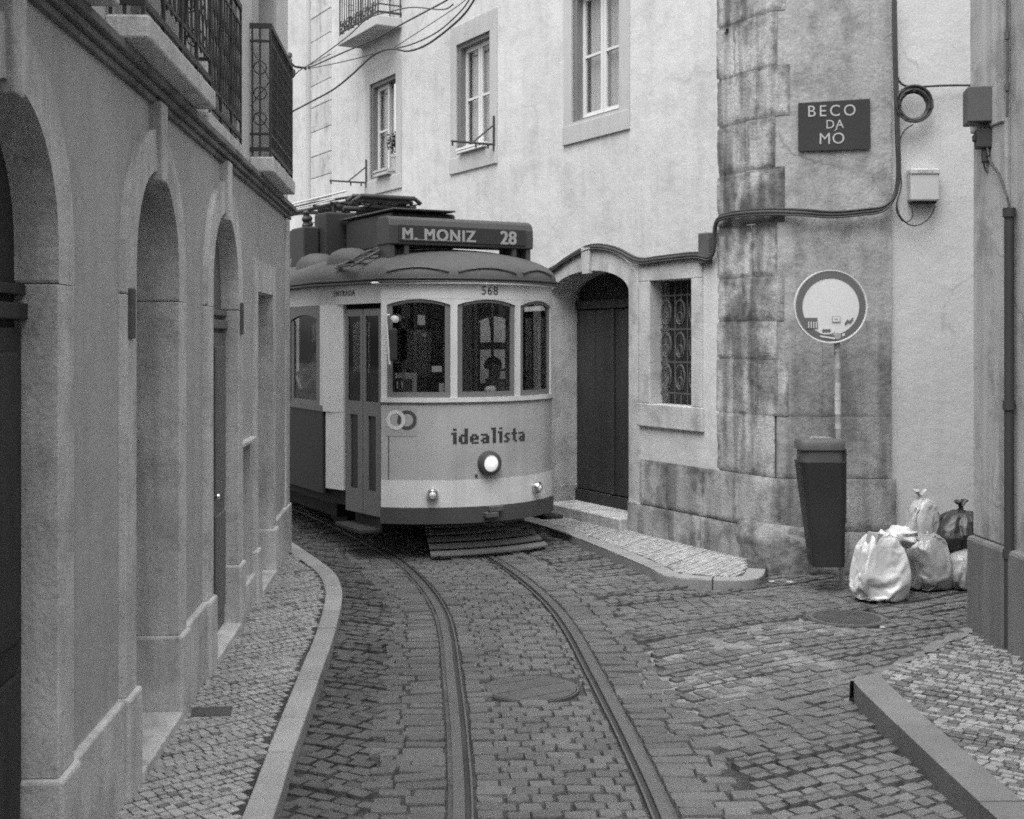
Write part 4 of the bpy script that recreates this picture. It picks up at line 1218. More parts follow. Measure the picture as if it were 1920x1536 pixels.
# roof
per = [(x * 1.03, y - .045) for x, y in F] + [(1.14, 1.15), (1.26, 1.5)] + [(1.26, 1.5 + (LT - 3) * k / 8) for k in range(1, 9)] + [(1.14, LT - 1.15)] + [(x * 1.03, y + .045) for x, y in rear(F)] + [(-1.14, LT - 1.15)] + [(-1.26, LT - 1.5 - (LT - 3) * k / 8) for k in range(0, 9)] + [(-1.14, 1.15)]
m = MB(); NR_ = 12; vs = []
def roofpt(p, k):
    a = k * pi / 2
    sy = min(max(p[1], 1.25), LT - 1.25)
    q = 1 - cos(a) if False else sin(a)
    t = 1 - cos(a)                       # inward
    return (p[0] * (1 - t), p[1] + (sy - p[1]) * t, 2.80 + .36 * sin(a) ** .9)
NPp = len(per)
for p in per: vs.append((p[0], p[1], ZG - .012))
for k in range(NR_ + 1):
    for p in per: vs.append(roofpt(p, k / NR_ * .985))
fs = []
for k in range(NR_ + 1):
    for i in range(NPp):
        j = (i + 1) % NPp; fs.append((k * NPp + i, k * NPp + j, (k + 1) * NPp + j, (k + 1) * NPp + i))
fs.append(tuple((NR_ + 1) * NPp + i for i in range(NPp)))
fs.append(tuple(range(NPp))[::-1])
roof = m.add(vs, fs).build('roof', K['tram_roof'], T, smooth=50)
m = MB()
m.tube([(p[0] * 1.005, p[1] - .004 if p[1] < LT / 2 else p[1] + .004, 2.795) for p in per], .012, 6, closed=True)
m.tube([(p[0] * 1.0, p[1], ZG - .0) for p in per], .014, 6, closed=True)
m.build('gutter', K['tram_dark'], roof, smooth=60)
m = MB().tube([on_arc(a, ZG - .01, .045) for a in range(-50, 47, 4)], .013, 8); m.build('drip_rail', K['tram_white'], roof, smooth=60)
m = MB()
for a0, a1 in ((-78, -50), (-44, -18), (-14, 13), (17, 40)):
    pts = []
    for k in range(13):
        a = a0 + (a1 - a0) * k / 12; 
        if a < -AE:
            i = (a + AE) / (78 - AE); p = (-.98 - .16 * -i * 1.0, .42 - i * .85)
        else: p = arc(a, a, 2)[0] if False else (RW * sin(radians(a)) * 1.03, RW * (1 - cos(radians(a))) - .045)
        pts.append(Vector(roofpt(p, .08 + .075 * sin(pi * k / 12))) + Vector((0, 0, .006)))
    m.tube(pts, .016, 6)
m.build('roof_ridge', K['tram_dark'], roof, smooth=60)
# destination box
DB = MB()
def dsec(x0, x1, y0, y1, z0, z1): DB.box(x0, x1, y0, y1, z0, z1)
xa, xb, yf, yb, zb_, zt = -.86, .80, .50, .84, 3.15, 3.44
prof = [(yf, zb_), (yf - .0, zt - .10), (yf + .03, zt - .03), (yf + .10, zt), (yb - .05, zt), (yb, zt - .06), (yb, zb_)]
vs = [(xa, y, z) for y, z in prof] + [(xb, y, z) for y, z in prof]; n = len(prof)
DB.add(vs, [tuple(range(n)), tuple(range(n, 2 * n))[::-1]] + [(k, (k + 1) % n, n + (k + 1) % n, n + k) for k in range(n)])
db = DB.build('destination_box', mat('sign_box', .06, rough=.5, var=.1, speck=.08, bump=.05), T, bevel=.012)
MB().box(xa + .1, xb - .1, yf - .012, yf - .001, zb_ + .035, zt - .11 + .015).build('display', K['board'], db)
m = MB()
for x in (xa + .04, xa + .2, xb - .22, xb - .05): m.box(x - .025, x + .025, yf + .02, yb - .02, 2.82, zb_)
m.build('bracket', K['tram_dark'], db)
m = MB()
for txt, s_, x_, sp in (('M. MONIZ', .165, -.315, 1.14), ('28', .195, .49, 1.0)):
    v, f = text2d(txt, s_, .002, 0, sp)
    for q, (ex, ez) in enumerate(((-.006, -.003), (.006, -.003), (-.006, .003), (.006, .003))): m.add([(x_ + x + ex, yf - .0145 - z - q * .0004, (zb_ + zt - .08) / 2 - .005 + y + ez) for x, y, z in v], f)
m.box(-.70, -.10, yf - .0145, yf - .0125, zb_ + .05, zb_ + .056)
m.build('destination_lettering', K['letter'], db)
# roof gear
rb = MB().box(-.55, .2, 1.15, 2.5, 3.17, 3.55).build('resistor_box', K['board'], T, bevel=.03)
MB().box(-.58, .15, 1.05, 2.6, 3.56, 3.578).build('box_lid', K['tram_dark'], rb, bevel=.006)
m = MB().box(-.75, -.38, 2.62, 3.0, 3.10, 3.66).box(-.95, -.76, 2.8, 3.25, 3.02, 3.50).box(-.36, .3, 2.7, 3.4, 3.15, 3.42).box(-.7, -.3, 3.3, 4.2, 3.1, 3.55)
for x, y in ((-.85, 3.0), (-.6, 3.6)): m.lathe([(.03, 3.4), (.03, 3.5), (.06, 3.52), (.03, 3.56), (.06, 3.6), (.03, 3.64), (.05, 3.68), (.0, 3.72)], (x, y, .0), 10)
m.build('roof_box', K['board'], T, bevel=.02)
m = MB()
for y in (1.55, 2.55, 3.6): m.lathe([(.26, -.05), (.255, .06), (.2, .14), (.1, .185), (0, .195)], (-.86, y, 2.98), 24)
m.build('roof_vent', K['tram_roof'], T, smooth=60)
pg = MB()
for x in (-.42, -.15, .15, .42):
    pg.tube([(x * .9, 5.2, 3.93), (x, 3.9, 3.90), (x * .8, 2.6, 3.87)], .016, 6)
for x in (-.5, .5): pg.tube([(x, 5.3, 3.82), (x, 2.9, 3.80)], .024, 6)
for y, z in ((5.2, 3.9), (4.4, 3.84), (3.6, 3.83), (3.0, 3.81)): pg.tube([(-.55, y, z), (.55, y, z)], .016, 6)
for x in (-.5, .5):
    for y in (3.0, 4.0, 5.1): pg.tube([(x, y, 3.1), (x, y, 3.81)], .03, 6)
pg.tube([(-.25, 3.3, 3.78), (0, 3.7, 3.6), (.1, 4.3, 3.78)], .05, 8)
for x in (-.3, .28): pg.tube([(x, 2.75, 3.80), (x, 3.1, 3.79), (x * .9, 4.1, 3.84)], .045, 8)
pg.tube([(-.5, 2.7, 3.72), (.5, 2.7, 3.72)], .03, 8)
for k in range(9): pg.tube([(random.uniform(-.5, .5), 2.7, random.uniform(3.74, 3.84)), (random.uniform(-.5, .5), random.uniform(4.2, 5.2), random.uniform(3.8, 3.92))], .009, 5)
pgo = pg.build('pantograph', K['iron'], T, smooth=50)
MB().tube([(-.46, 5.0, 3.955), (-.44, 2.75, 3.93)], .011, 6).tube([(-.56, 4.8, 3.86), (-.54, 2.9, 3.84)], .009, 6).build('bright_rod', K['sash'], pgo)
hd = MB()
for y, z in ((2.55, 3.86), (2.8, 3.88)): hd.tube([(-.42, y, z - .06), (-.34, y, z), (.34, y, z), (.42, y, z - .06)], .028, 8)
hd.box(-.3, .32, 2.56, 2.8, 3.80, 3.83)
hd.tube([(-.2, 2.6, 3.75), (.3, 2.65, 3.75)], .03, 8)
hd.build('collector_head', K['iron'], pgo, smooth=50)
m = MB()
for k in range(6):
    t = k / 5; y = 1.05 + .45 * t * 0; 
    x = -1.12 + .62 * t; z = 2.90 + .26 * t - (.03 * (1 - t) ** 2)
    m.box(x - .02, x + .02, .75, 1.25, z + .07, z + .095)
m.tube([(-1.16, .78, 2.93), (-.85, .78, 3.10), (-.46, .78, 3.235)], .015, 6); m.tube([(-1.16, 1.22, 2.93), (-.85, 1.22, 3.10), (-.46, 1.22, 3.235)], .015, 6)
m.build('roof_ladder', K['tram_dark'], T)
# mirror
mm = MB(); mm.tube([(-.93, .34, 2.43), (-1.02, .18, 2.43), (-1.06, .12, 2.42), (-1.04, .12, 2.2), (-1.02, .12, 1.95)], .012, 8)
mm.tube([(-1.02, .12, 1.96), (-.93, .34, 1.96)], .01, 6)
mir = mm.build('mirror_arm', K['sash'], T, smooth=50)
MB().box(-1.03, -.94, .10, .16, 1.98, 2.30).build('mirror', K['board'], mir, bevel=.02)
MB().lathe([(0, -.03), (.035, -.02), (.035, .02), (0, .03)], (-.93, .2, 2.39), 12, 'y').build('side_lamp', K['white_paint'], mir, smooth=40)
# inside
m = MB()
m.fill([rect(-1.13, 1.13, .80, 2.75), arch_loop(-.42, .42, .82, 2.45, .12, 12), rect(-1.02, -.55, 1.6, 2.45), rect(.55, 1.02, 1.6, 2.45)], 1.50, 1.54)
m.fill([rect(-1.13, 1.13, .80, 2.75), rect(-.42, .42, .82, 2.55), rect(-1.02, -.55, 1.6, 2.45), rect(.55, 1.02, 1.6, 2.45)], LT - 1.54, LT - 1.50)
m.build('bulkhead', K['inside'], T)
MB().fill([arch_loop(-.43, .43, .81, 2.45, .13, 12), rect(-.3, .3, 1.75, 2.3)], 1.545, 1.57).build('inner_door', K['inside'], T)
MB().box(-.31, .31, 1.555, 1.56, 1.74, 2.31).build('door_glass', K['dark_glass'], T)
m = MB()
for y in (2.2, 3.1, 4.0, 4.9, 5.8):
    for x0, x1 in ((-1.1, -.3), (.3, 1.1)): m.box(x0, x1, y, y + .42, 1.18, 1.26).box(x0, x1, y + .36, y + .44, 1.26, 1.72).box(x0 + .1, x1 - .1, y + .1, y + .3, .8, 1.18)
m.build('bench', K['inside'], T, bevel=.02)
m = MB().box(-.70, .55, .30, .46, .8, 1.60).box(-.15, .15, .2, .45, 1.6, 1.66).box(.25, .42, .42, .55, .8, 1.78)
m.tube([(.33, .48, 1.78), (.33, .48, 1.86), (.52, .56, 1.88)], .015, 6)
m.build('control_desk', K['inside'], T, bevel=.02)
m = MB().tube([(-.5, .9, .8), (-.5, .9, 2.76)], .018, 8).tube([(.62, 1.1, .8), (.62, 1.1, 2.76)], .018, 8).box(.2, .85, .92, .96, 2.08, 2.16).tube([(.55, .94, 2.1), (.45, .94, 2.76)], .012, 6)
m.build('grab_pole', K['inside'], T)
MB().fill([[(x, y) for x, y in plan]], 0, .01, mp=lambda p: (p[0], p[2], 2.752 + p[1])).build('ceiling', K['inside'], T)
# things standing in the windscreen
def inwin(px, py, off=-.03):
    """pixel -> point just inside the windscreen"""
    best = None
    for k in range(-460, 461):
        p = on_arc(k / 10, 0, off); w = TR.world(p.x, p.y)
        e = abs(CX + FPX * w.x / w.y - px)
        if best is None or e < best[0]: best = (e, k / 10, w.y)
    return best[1], CAMH - (py - HY) / FPX * best[2]
def pane_card(name, px, py, w, h, mt, lab, cat, off=-.035, th=.003):
    a, z = inwin(px, py, off); p = on_arc(a, z, off); W_ = TR.world(p.x, p.y, z)
    o = MB().box(-w / 2, w / 2, 0, th, -h / 2, h / 2).build(name, mt, None)
    o.location = W_; o.rotation_euler = (0, 0, TR.ang + radians(a)); tag(o, lab, cat); return o
cd = pane_card('route_card', 760, 717, .23, .19, K['letter'], 'dark route card numbered 11 standing in the lower left of the tram windscreen', 'card')
MB().box(-.113, .07, -.002, -.0005, -.093, .035).box(-.113, -.01, -.002, -.0005, .037, .092).build('card_panel', K['board'], cd)
m = MB()
for txt, s_, x_, z_ in (('28E', .060, -.062, .064), ('11', .095, -.055, -.03)):
    v, f = text2d(txt, s_, .0005, 0); m.add([(x_ + x, -.003 - z, z_ + y) for x, y, z in v], f)
m.build('card_lettering', K['paper'], cd)
pane_card('paper_note', 790, 600, .075, .10, K['sign_white'], 'white paper note high up in the left tram windscreen', 'paper', -.05)
pane_card('paper_note', 819, 692, .10, .06, K['paper'], 'white paper slip low in the left tram windscreen near the pillar', 'paper', -.05)
pane_card('paper_note', 749, 597, .035, .055, K['letter'], 'small grey slip at the top left of the tram windscreen', 'paper', -.05)
pane_card('paper_note', 795, 628, .045, .03, K['letter'], 'tiny grey label in the middle of the left tram windscreen', 'paper', -.05)
pane_card('bottle_box', 828, 727, .05, .085, K['paper'], 'small white carton standing on the tram dashboard beside the pillar', 'carton', -.08, .05)
a, z = inwin(920, 729, -.12); p = on_arc(a, z, -.12)
m = MB(); n = 10
m.lathe([(.0, -.025), (.06, -.025), (.065, 0), (.04, .025), (.0, .03)], n=14)
m.v = [(x * (1 + .3 * noise.noise((x * 30, y * 30, z_ * 30))), y, z_ * (1 + .8 * noise.noise((x * 25, y * 25, 3)))) for x, y, z_ in m.v]
o = m.build('crumpled_cloth', K['paper'], None, smooth=60); o.location = TR.world(p.x, p.y, z); tag(o, 'crumpled white cloth on the tram dashboard under the centre window', 'cloth')

# ------------------------------------------------------------------ cables, wires and wall things
def on_B(px, py, off=.03):                     # rendered corner wall / alley wall, facing the street
    Y = 12.0 - off; return at(px, py, Y)
def on_A(px, py, off=.05):
    x, z = FR.loc(px, py, -off); return FR.world(x, -off, z)
def mb_obj(mb, name, m, lab, cat, group=None, **kw):
    o = mb.build(name, m, None, **kw); return tag(o, lab, cat, group)
A_pts = [on_A(*p) for p in [(1000, 520), (1035, 505), (1062, 486), (1105, 464), (1150, 468), (1195, 489), (1235, 486), (1300, 479), (1328, 483)]]
B_pts = [on_A(1338, 470), on_A(1342, 420), on_A(1362, 405), on_A(1430, 398, .06)] + [on_B(*p, .06) for p in [(1500, 399), (1560, 403), (1620, 398), (1655, 392), (1676, 370), (1684, 330), (1682, 250), (1679, 150), (1677, 60), (1676, -20)]]
cb = catmull(A_pts + B_pts, 6)
mb_obj(MB().tube(cb, .021, 8).tube([p + Vector((.012, -.012, .028)) for p in cb], .012, 6).tube([p + Vector((-.008, -.016, -.026)) for p in cb], .01, 6), 'wall_cable', K['cable'], 'thick dark cable bundle running over the arched door and up the street corner', 'cable', smooth=60)
mb_obj(MB().tube(catmull([on_B(*p) for p in [(1681, 140), (1690, 157), (1712, 163), (1760, 161), (1800, 160), (1838, 161)]], 6), .011, 6), 'wall_cable', K['cable'], 'thin dark cable running sideways from the bundle to the box on the right pier', 'cable', smooth=60)
c = on_B(1712, 199, .05); cm = MB()
for k in range(6):
    rr = .125 + .009 * k
    cm.tube([(c.x + rr * cos(2 * pi * q / 28), c.y - .012 + .009 * random.uniform(-1, 1) - .012 * (k % 3), c.z + rr * sin(2 * pi * q / 28) + .003 * k) for q in range(28)], .012, 6, closed=True)
mb_obj(cm, 'cable_coil', K['cable'], 'coiled black cable ring hanging beside the cable bundle', 'cable coil', smooth=60)
mb_obj(MB().tube(catmull([on_B(*p) for p in [(1712, 234), (1698, 243), (1688, 262), (1686, 300), (1690, 345), (1683, 375), (1681, 395), (1690, 412), (1702, 416), (1711, 405), (1709, 385)]], 6), .006, 6), 'drop_wire', K['cable'], 'thin black wire looping down from the coil into the pale box', 'wire', smooth=60)
mb_obj(MB().tube(catmull([on_B(*p) for p in [(1681, 380), (1686, 402), (1702, 420), (1722, 422), (1742, 409), (1754, 386)]], 6), .007, 6), 'drop_wire', K['cable'], 'thin black wire hanging in a loop under the pale box', 'wire', smooth=60)
bx = empty('meter_box', at(1730, 349, 12.0), 0, 'small pale plastic box on the white alley wall', 'box')
MB().box(-.135, .135, -.075, .045, -.145, .13).build('case', K['box_pale'], bx, bevel=.015)
MB().box(-.138, .138, -.085, .045, .10, .155).build('cover_lip', K['box_pale'], bx, bevel=.012)
MB().box(-.12, .12, -.03, .045, -.165, -.146).build('base', K['iron'], bx)
v, f = text2d('PLA2C 76', .035, .0005); MB().add([(x, -.0865 - z, .128 + y) for x, y, z in v], f).build('lettering', K['letter'], bx)
# junction box on the near pier
jb = empty('junction_box', at(1843, 199, 9.0), radians(-10), 'dark square electric box with cable glands at the top of the right pier', 'electric box')
MB().box(-.115, .115, -.09, .13, -.125, .125).build('case', K['box_dark'], jb, bevel=.008)
MB().box(-.12, .12, -.098, -.0905, -.12, .12).build('lid', K['box_dark'], jb, bevel=.004)
m = MB()
for x in (-.03, 0, .03, .06): m.lathe([(.012, -.16), (.012, -.126)], (x, 0, 0), 8)
m.build('gland', K['letter'], jb)
m = MB().box(-.05, .10, -.06, .05, -.30, -.165).box(-.07, .06, -.03, .03, -.25, -.2).box(.03, .13, -.03, .04, -.22, -.08).box(-.01, .05, -.04, .02, -.40, -.30)
m.build('fuse_block', K['iron'], jb, bevel=.01)
m = MB()
lp = []
for px_q, py_q in ((1849, 262), (1853, 288), (1858, 305), (1872, 325), (1880, 345), (1889, 372), (1893, 398), (1889, 412)):
    x_q, z_q = FN.loc(px_q, py_q, -.055); w_q = FN.world(x_q, -.055, z_q) - jb.location
    lp.append(Matrix.Rotation(radians(10), 3, 'Z') @ w_q)
m.tube(catmull(lp, 5), .009, 6)
m.tube(catmull([(.0, 0, -.38), (.02, 0, -.46), (.05, 0, -.44), (.04, 0, -.36)], 5), .006, 5)
m.tube(catmull([(.09, 0, -.2), (.12, 0, -.24), (.17, -.02, -.2), (.18, -.02, -.1)], 5), .006, 5)
m.build('lead', K['cable'], jb, smooth=60)
# overhead wires in front of the far facade
def wire(pts, r, lab, off):
    mb_obj(MB().tube(catmull([on_A(*p, off) for p in pts], 8), r, 6), 'overhead_wire', K['cable'], lab, 'wire', 'overhead wires', smooth=60)
wire([(330, 320), (440, 265), (541, 213), (585, 190), (625, 168), (660, 140), (700, 104), (733, 92), (765, 96), (800, 84), (840, 55), (872, 25), (895, -10)], .015, 'thick sagging bundle of overhead wires crossing below the upper balcony', .35)
wire([(733, 92), (770, 84), (820, 60), (865, 20), (885, -10)], .010, 'overhead wire leaving the bundle just under the upper balcony', .33)
wire([(585, 128), (660, 112), (710, 98), (733, 92)], .008, 'overhead wire from the insulator to the thick bundle', .33)
wire([(735, 92), (800, 50), (860, 10), (880, -8)], .006, 'faintest thin straight overhead wire between bundle and frame top', .30)
wire([(330, 262), (440, 203), (541, 147), (562, 132), (585, 118), (650, 70), (690, 35), (740, 20), (775, 14), (830, 18), (850, 8)], .009, 'overhead wire running from the insulator bracket up past the balcony edge', .6)
wire([(578, 128), (650, 96), (700, 75), (760, 42), (830, 5), (850, -8)], .012, 'overhead wire passing close under the balcony slab', .38)
ib = empty('insulator_bracket', on_A(578, 128, .02), FR.ang, 'small iron insulator bracket on the corner beside the far stone pilaster', 'bracket')
MB().tube([(0, .0, 0), (0, -.25, 0), (-.0, -.33, .06), (0, -.36, .10)], .022, 8).tube([(-.12, -.02, 0), (.1, -.02, 0)], .02, 6).build('arm', K['iron'], ib, smooth=50)
MB().lathe([(.02, .04), (.05, .06), (.055, .12), (.03, .15), (.055, .17), (.05, .23), (0, .26)], (0, -.36, 0), 14).build('insulator', K['cast'], ib, smooth=50)
MB().lathe([(.02, -.04), (.05, -.06), (.06, -.14), (.03, -.2), (0, -.21)], (0, -.30, 0), 14).build('clamp', K['iron'], ib, smooth=50)
# washing line brackets
for px, z, lab in ((690, 4.74, 'folding iron washing line bracket below the farthest open window'), (930, 4.77, 'folding iron washing line bracket at the middle upper window')):
    x, _ = FR.loc(px, 300)
    b = empty('washing_bracket', FR.world(x, 0, z), FR.ang, lab, 'bracket', 'washing line brackets')
    MB().tube([(0, -.03, 0), (0, -.66, 0)], .015, 6).tube([(0, -.34, .01), (0, -.035, .26)], .012, 6).build('arm', K['iron'], b)
    MB().tube([(0, -.035, -.08), (0, -.035, .38)], .014, 6).build('wall_bar', K['iron'], b)
    m = MB()
    for y in (-.64, -.3, -.12): m.lathe([(.012, -.06), (.014, 0)], (0, y, 0), 8)
    m.build('hook', K['iron'], b)
# pot plant, folded cloths on the sills
x, z = FR.loc(734, 272, .05)
pt = empty('potted_plant', FR.world(-9.15, .10, 4.78), 0, 'dark bushy pot plant on a stand in the open far window', 'plant')
MB().lathe([(.07, 0), (.10, .26), (.11, .26), (.11, .30), (0, .30)], n=16).build('pot', K['window_stone'], pt, smooth=40)
m = MB()
for k in range(260):
    d = Vector((random.gauss(0, 1), random.gauss(0, 1), random.gauss(0, 1))).normalized() * random.uniform(.05, .2); p = Vector((0, 0, .5)) + d
    a = Vector((random.gauss(0, 1), random.gauss(0, 1), random.gauss(0, 1))).normalized() * .035; b = a.cross(d).normalized() * .02
    m.add([p - a, p + b, p + a, p - b], [(0, 1, 2, 3)])
m.tube([(0, 0, .28), (0, 0, .45)], .012, 6)
m.build('foliage', K['leaf'], pt)
def lump(name, c, r, m_, lab, cat, seed, ang=0, amp=.25):
    mb = MB(); n, k = 22, 12; vs = []
    for j in range(k + 1):
        th = pi * j / k
        for i in range(n):
            ph = 2 * pi * i / n; d = Vector((sin(th) * cos(ph), sin(th) * sin(ph), cos(th)))
            q = 1 + amp * noise.noise(d * 2.2 + Vector((seed, 0, 0))) + amp * .5 * noise.noise(d * 6 + Vector((0, seed, 0)))
            vs.append((d.x * r[0] * q, d.y * r[1] * q, d.z * r[2] * q))
    fs = [(j * n + i, j * n + (i + 1) % n, (j + 1) * n + (i + 1) % n, (j + 1) * n + i) for j in range(k) for i in range(n)]
    mb.add(vs, fs); o = mb.build(name, m_, None, smooth=80); o.location = c; o.rotation_euler = (0, 0, ang); return tag(o, lab, cat)
def folded(c, w, d, h, m_, lab, nl):
    mb = MB()
    for k in range(nl):
        x0 = -w / 2 + random.uniform(0, .05); x1 = w / 2 - random.uniform(0, .05); n = 14; z = h * k / nl
        top = [(x0 + (x1 - x0) * q / n, z + h / nl * .9 + .018 * noise.noise((q * .5, k * 3, 1))) for q in range(n + 1)]
        mb.fill([[(x1, z), *top[::-1], (x0, z)][::-1]], -d / 2 + random.uniform(-.02, .02), d / 2)
    o = mb.build('folded_cloth', m_, None, bevel=.006); o.location = c; o.rotation_euler = (0, 0, FR.ang); tag(o, lab, 'cloth')
folded(FR.world(-9.40, -.02, 4.775), .60, .16, .10, K['cloth_pale'], 'grey folded cloth lying on the sill of the far window', 3)
folded(FR.world(-6.28, -.02, 4.775), .86, .16, .07, K['paper'], 'white folded cloth lying on the sill of the middle upper window', 2)
o = MB().box(-.085, .085, -.03, .03, -.17, .14).build('cable_box', K['cast'], None, bevel=.01); p = on_A(1327, 463, .0); o.location = p + Vector((-.878, -.479, 0)) * .03; o.rotation_euler = (0, 0, FR.ang)
tag(o, 'small weathered box at the end of the cable above the barred window', 'box')

# street name painted board
sg = empty('street_name_board', on_B(1564, 235, .012), 0, 'dark board with white painted street name high on the rendered corner', 'sign')
q = [(-.335, -.243), (.340, -.222), (.335, .247), (-.335, .207)]
MB().fill([q], -.006, .006).build('board', K['plate'], sg)
m = MB()
for txt, s_, x_, z_, sp in (('BECO', .150, -.025, .130, 1.32), ('DA', .115, .003, .005, 1.15), ('MO', .150, -.024, -.13, 1.1)):
    v, f = text2d(txt, s_, .001, 0, sp); m.add([(x_ + x + .0, -.0085 - z, z_ + y + x * .03) for x, y, z in v], f)
m.hexa([(-.002, -.0095, -.055), (.008, -.0095, -.055), (.008, -.0075, -.055), (-.002, -.0075, -.055)], [(.02, -.0095, -.03), (.032, -.0095, -.03), (.032, -.0075, -.03), (.02, -.0075, -.03)])
m.v = [(x, y, z) for x, y, z in m.v]
m.build('painted_letters', mat('paint_letter', .42, var=.2, vscale=12, speck=.15, bump=0), sg)

# round sign on its pole
px0, py0, Ys = 1557, 575, 11.35
sp_ = empty('road_sign', (at(1578, 900, Ys).x, Ys, 0), 0, 'round white traffic sign with dark ring and stickers on a stickered pole', 'road sign')
dx = at(px0, py0, Ys).x - sp_.location.x; zc = at(px0, py0, Ys).z
top = Vector((at(1570, 600, Ys).x - sp_.location.x, .05, zc + .2))
MB().tube([(0.02, .05, -.03), (at(1574, 760, Ys).x - sp_.location.x, .05, 1.5), top], .027, 12).build('pole', K['pole'], sp_, smooth=50)
R_ = .325
pl = MB().lathe([(0, -.012), (R_ - .012, -.012), (R_ - .008, -.02), (R_, -.02), (R_, .02), (R_ - .01, .022), (0, .012)], (dx, 0, zc), 48, 'y').build('plate', K['sign_white'], sp_, smooth=30)
def flat_ring(c, r0, r1, y, m_, par, name):
    n = 48; v = []
    for k in range(n):
        a = 2 * pi * k / n
        for r in (r0, r1): v += [(c[0] + r * cos(a), y, c[1] + r * sin(a)), (c[0] + r * cos(a), y + .002, c[1] + r * sin(a))]
    f = []
    for k in range(n):
        a, b = 4 * k, 4 * ((k + 1) % n); f += [(a, b, b + 2, a + 2), (a, a + 1, b + 1, b), (a + 2, b + 2, b + 3, a + 3)]
    return MB().add(v, f).build(name, m_, par)
flat_ring((dx, zc), .252, .309, -.0155, K['sign_ring'], pl, 'ring')
def stick(pts, m_, y): 
    return MB().fill([[(dx + a, zc + b) for a, b in pts]], y, y + .001).build('sticker', m_, pl)
stick([(-.235, -.10), (-.12, -.10), (-.115, -.19), (-.22, -.20)], K['sign_ring'], -.0185)
for k in range(4): MB().box(dx - .20 + .022 * k, dx - .192 + .022 * k, -.0205, -.019, zc - .19, zc - .135).build('sticker_mark', K['sign_white'], pl)
stick([(.01, -.085), (.085, -.085), (.085, -.14), (.01, -.14)], K['letter'], -.0185); stick([(.018, -.091), (.077, -.091), (.077, -.133), (.018, -.133)], K['sign_white'], -.0197)
stick([(.035, -.105), (.06, -.105), (.06, -.118), (.035, -.118)], K['letter'], -.0208)
stick([(.12, -.15), (.15, -.11), (.16, -.13), (.20, -.09), (.195, -.12), (.17, -.15), (.15, -.14), (.13, -.17)], K['sign_ring'], -.0185)
ov = [(-.04 + .075 * cos(k * pi / 12), -.215 + .032 * sin(k * pi / 12)) for k in range(24)]; stick(ov, K['sign_white'], -.0195)
for cx_ in (-.065, -.04, -.015): stick([(cx_ + .014 * cos(k * pi / 6), -.215 + .018 * sin(k * pi / 6)) for k in range(12)], K['sign_ring'], -.0207)
stick([(-.10, -.255), (.04, -.275), (.035, -.29), (-.095, -.27)], K['sign_white'], -.0195)
stick([(.06 + .03 * cos(k * pi / 8), -.262 + .03 * sin(k * pi / 8)) for k in range(16)], K['letter'], -.0195); stick([(.10, -.24), (.125, -.235), (.12, -.26), (.1, -.262)], K['sign_white'], -.0195)
for py, h in ((652, .07), (672, .10), (686, .06), (727, .08), (742, .09), (765, .12), (800, .05)):
    z = at(0, py, Ys).z; t = (z) / (zc); xx = top.x * (z / top.z) * .9
    MB().lathe([(.0285, -h / 2), (.0285, h / 2)], (xx + (.0), .05, z), 12).build('pole_sticker', K['pole_sticker'] if py != 672 else K['letter'], sp_, smooth=50)

# litter bin on the pole
bn = empty('litter_bin', (at(1540, 1085, 11.2).x, 11.2, 0), 0, 'tall dark tapering litter bin leaning by the sign pole at the corner', 'litter bin')
def rring(w, d, z, r=.06, n=5, sx=0):
    o = []
    for cx_, cy_, a0 in ((w - r, d - r, 0), (-w + r, d - r, 90), (-w + r, -d + r, 180), (w - r, -d + r, 270)):
        for k in range(n):
            a = radians(a0 + 90 * k / (n - 1)); o.append((cx_ + r * cos(a) + sx, cy_ + r * sin(a), z))
    return o
def loft(rings):
    v = [p for r in rings for p in r]; n = len(rings[0]); f = []
    for j in range(len(rings) - 1):
        for i in range(n): f.append((j * n + i, j * n + (i + 1) % n, (j + 1) * n + (i + 1) % n, (j + 1) * n + i))
    f += [tuple(range(n))[::-1], tuple((len(rings) - 1) * n + i for i in range(n))]
    return v, f
v, f = loft([rring(.135, .13, .22, sx=.045), rring(.142, .135, .25, sx=.043), rring(.196, .17, 1.125, sx=-.015), rring(.199, .172, 1.13, sx=-.015)]); MB().add(v, f).build('body', K['bin'], bn, smooth=40)
v, f = loft([rring(.178, .155, 1.131, sx=-.015), rring(.178, .155, 1.235, sx=-.015)]); MB().add(v, f).build('opening_band', K['bin_top'], bn, smooth=40)
v, f = loft([rring(.196, .17, 1.236, sx=-.018), rring(.196, .17, 1.295, sx=-.018), rring(.182, .155, 1.32, sx=-.018), rring(.10, .08, 1.333, sx=-.018)]); MB().add(v, f).build('lid', K['bin_top'], bn, smooth=40)
MB().box(.12, .19, -.12, .14, .6, 1.24).box(.09, .17, .02, .14, .25, .62).build('bracket', K['iron'], bn)
m = MB()
for k in range(26): 
    a = random.uniform(0, 2 * pi); r = random.random() ** .5
    m.box(-.018 + .13 * r * cos(a) - .01, -.018 + .13 * r * cos(a) + .01, .1 * r * sin(a) - .01, .1 * r * sin(a) + .01, 1.331, 1.337)
m.build('ash_marks', K['letter'], bn)

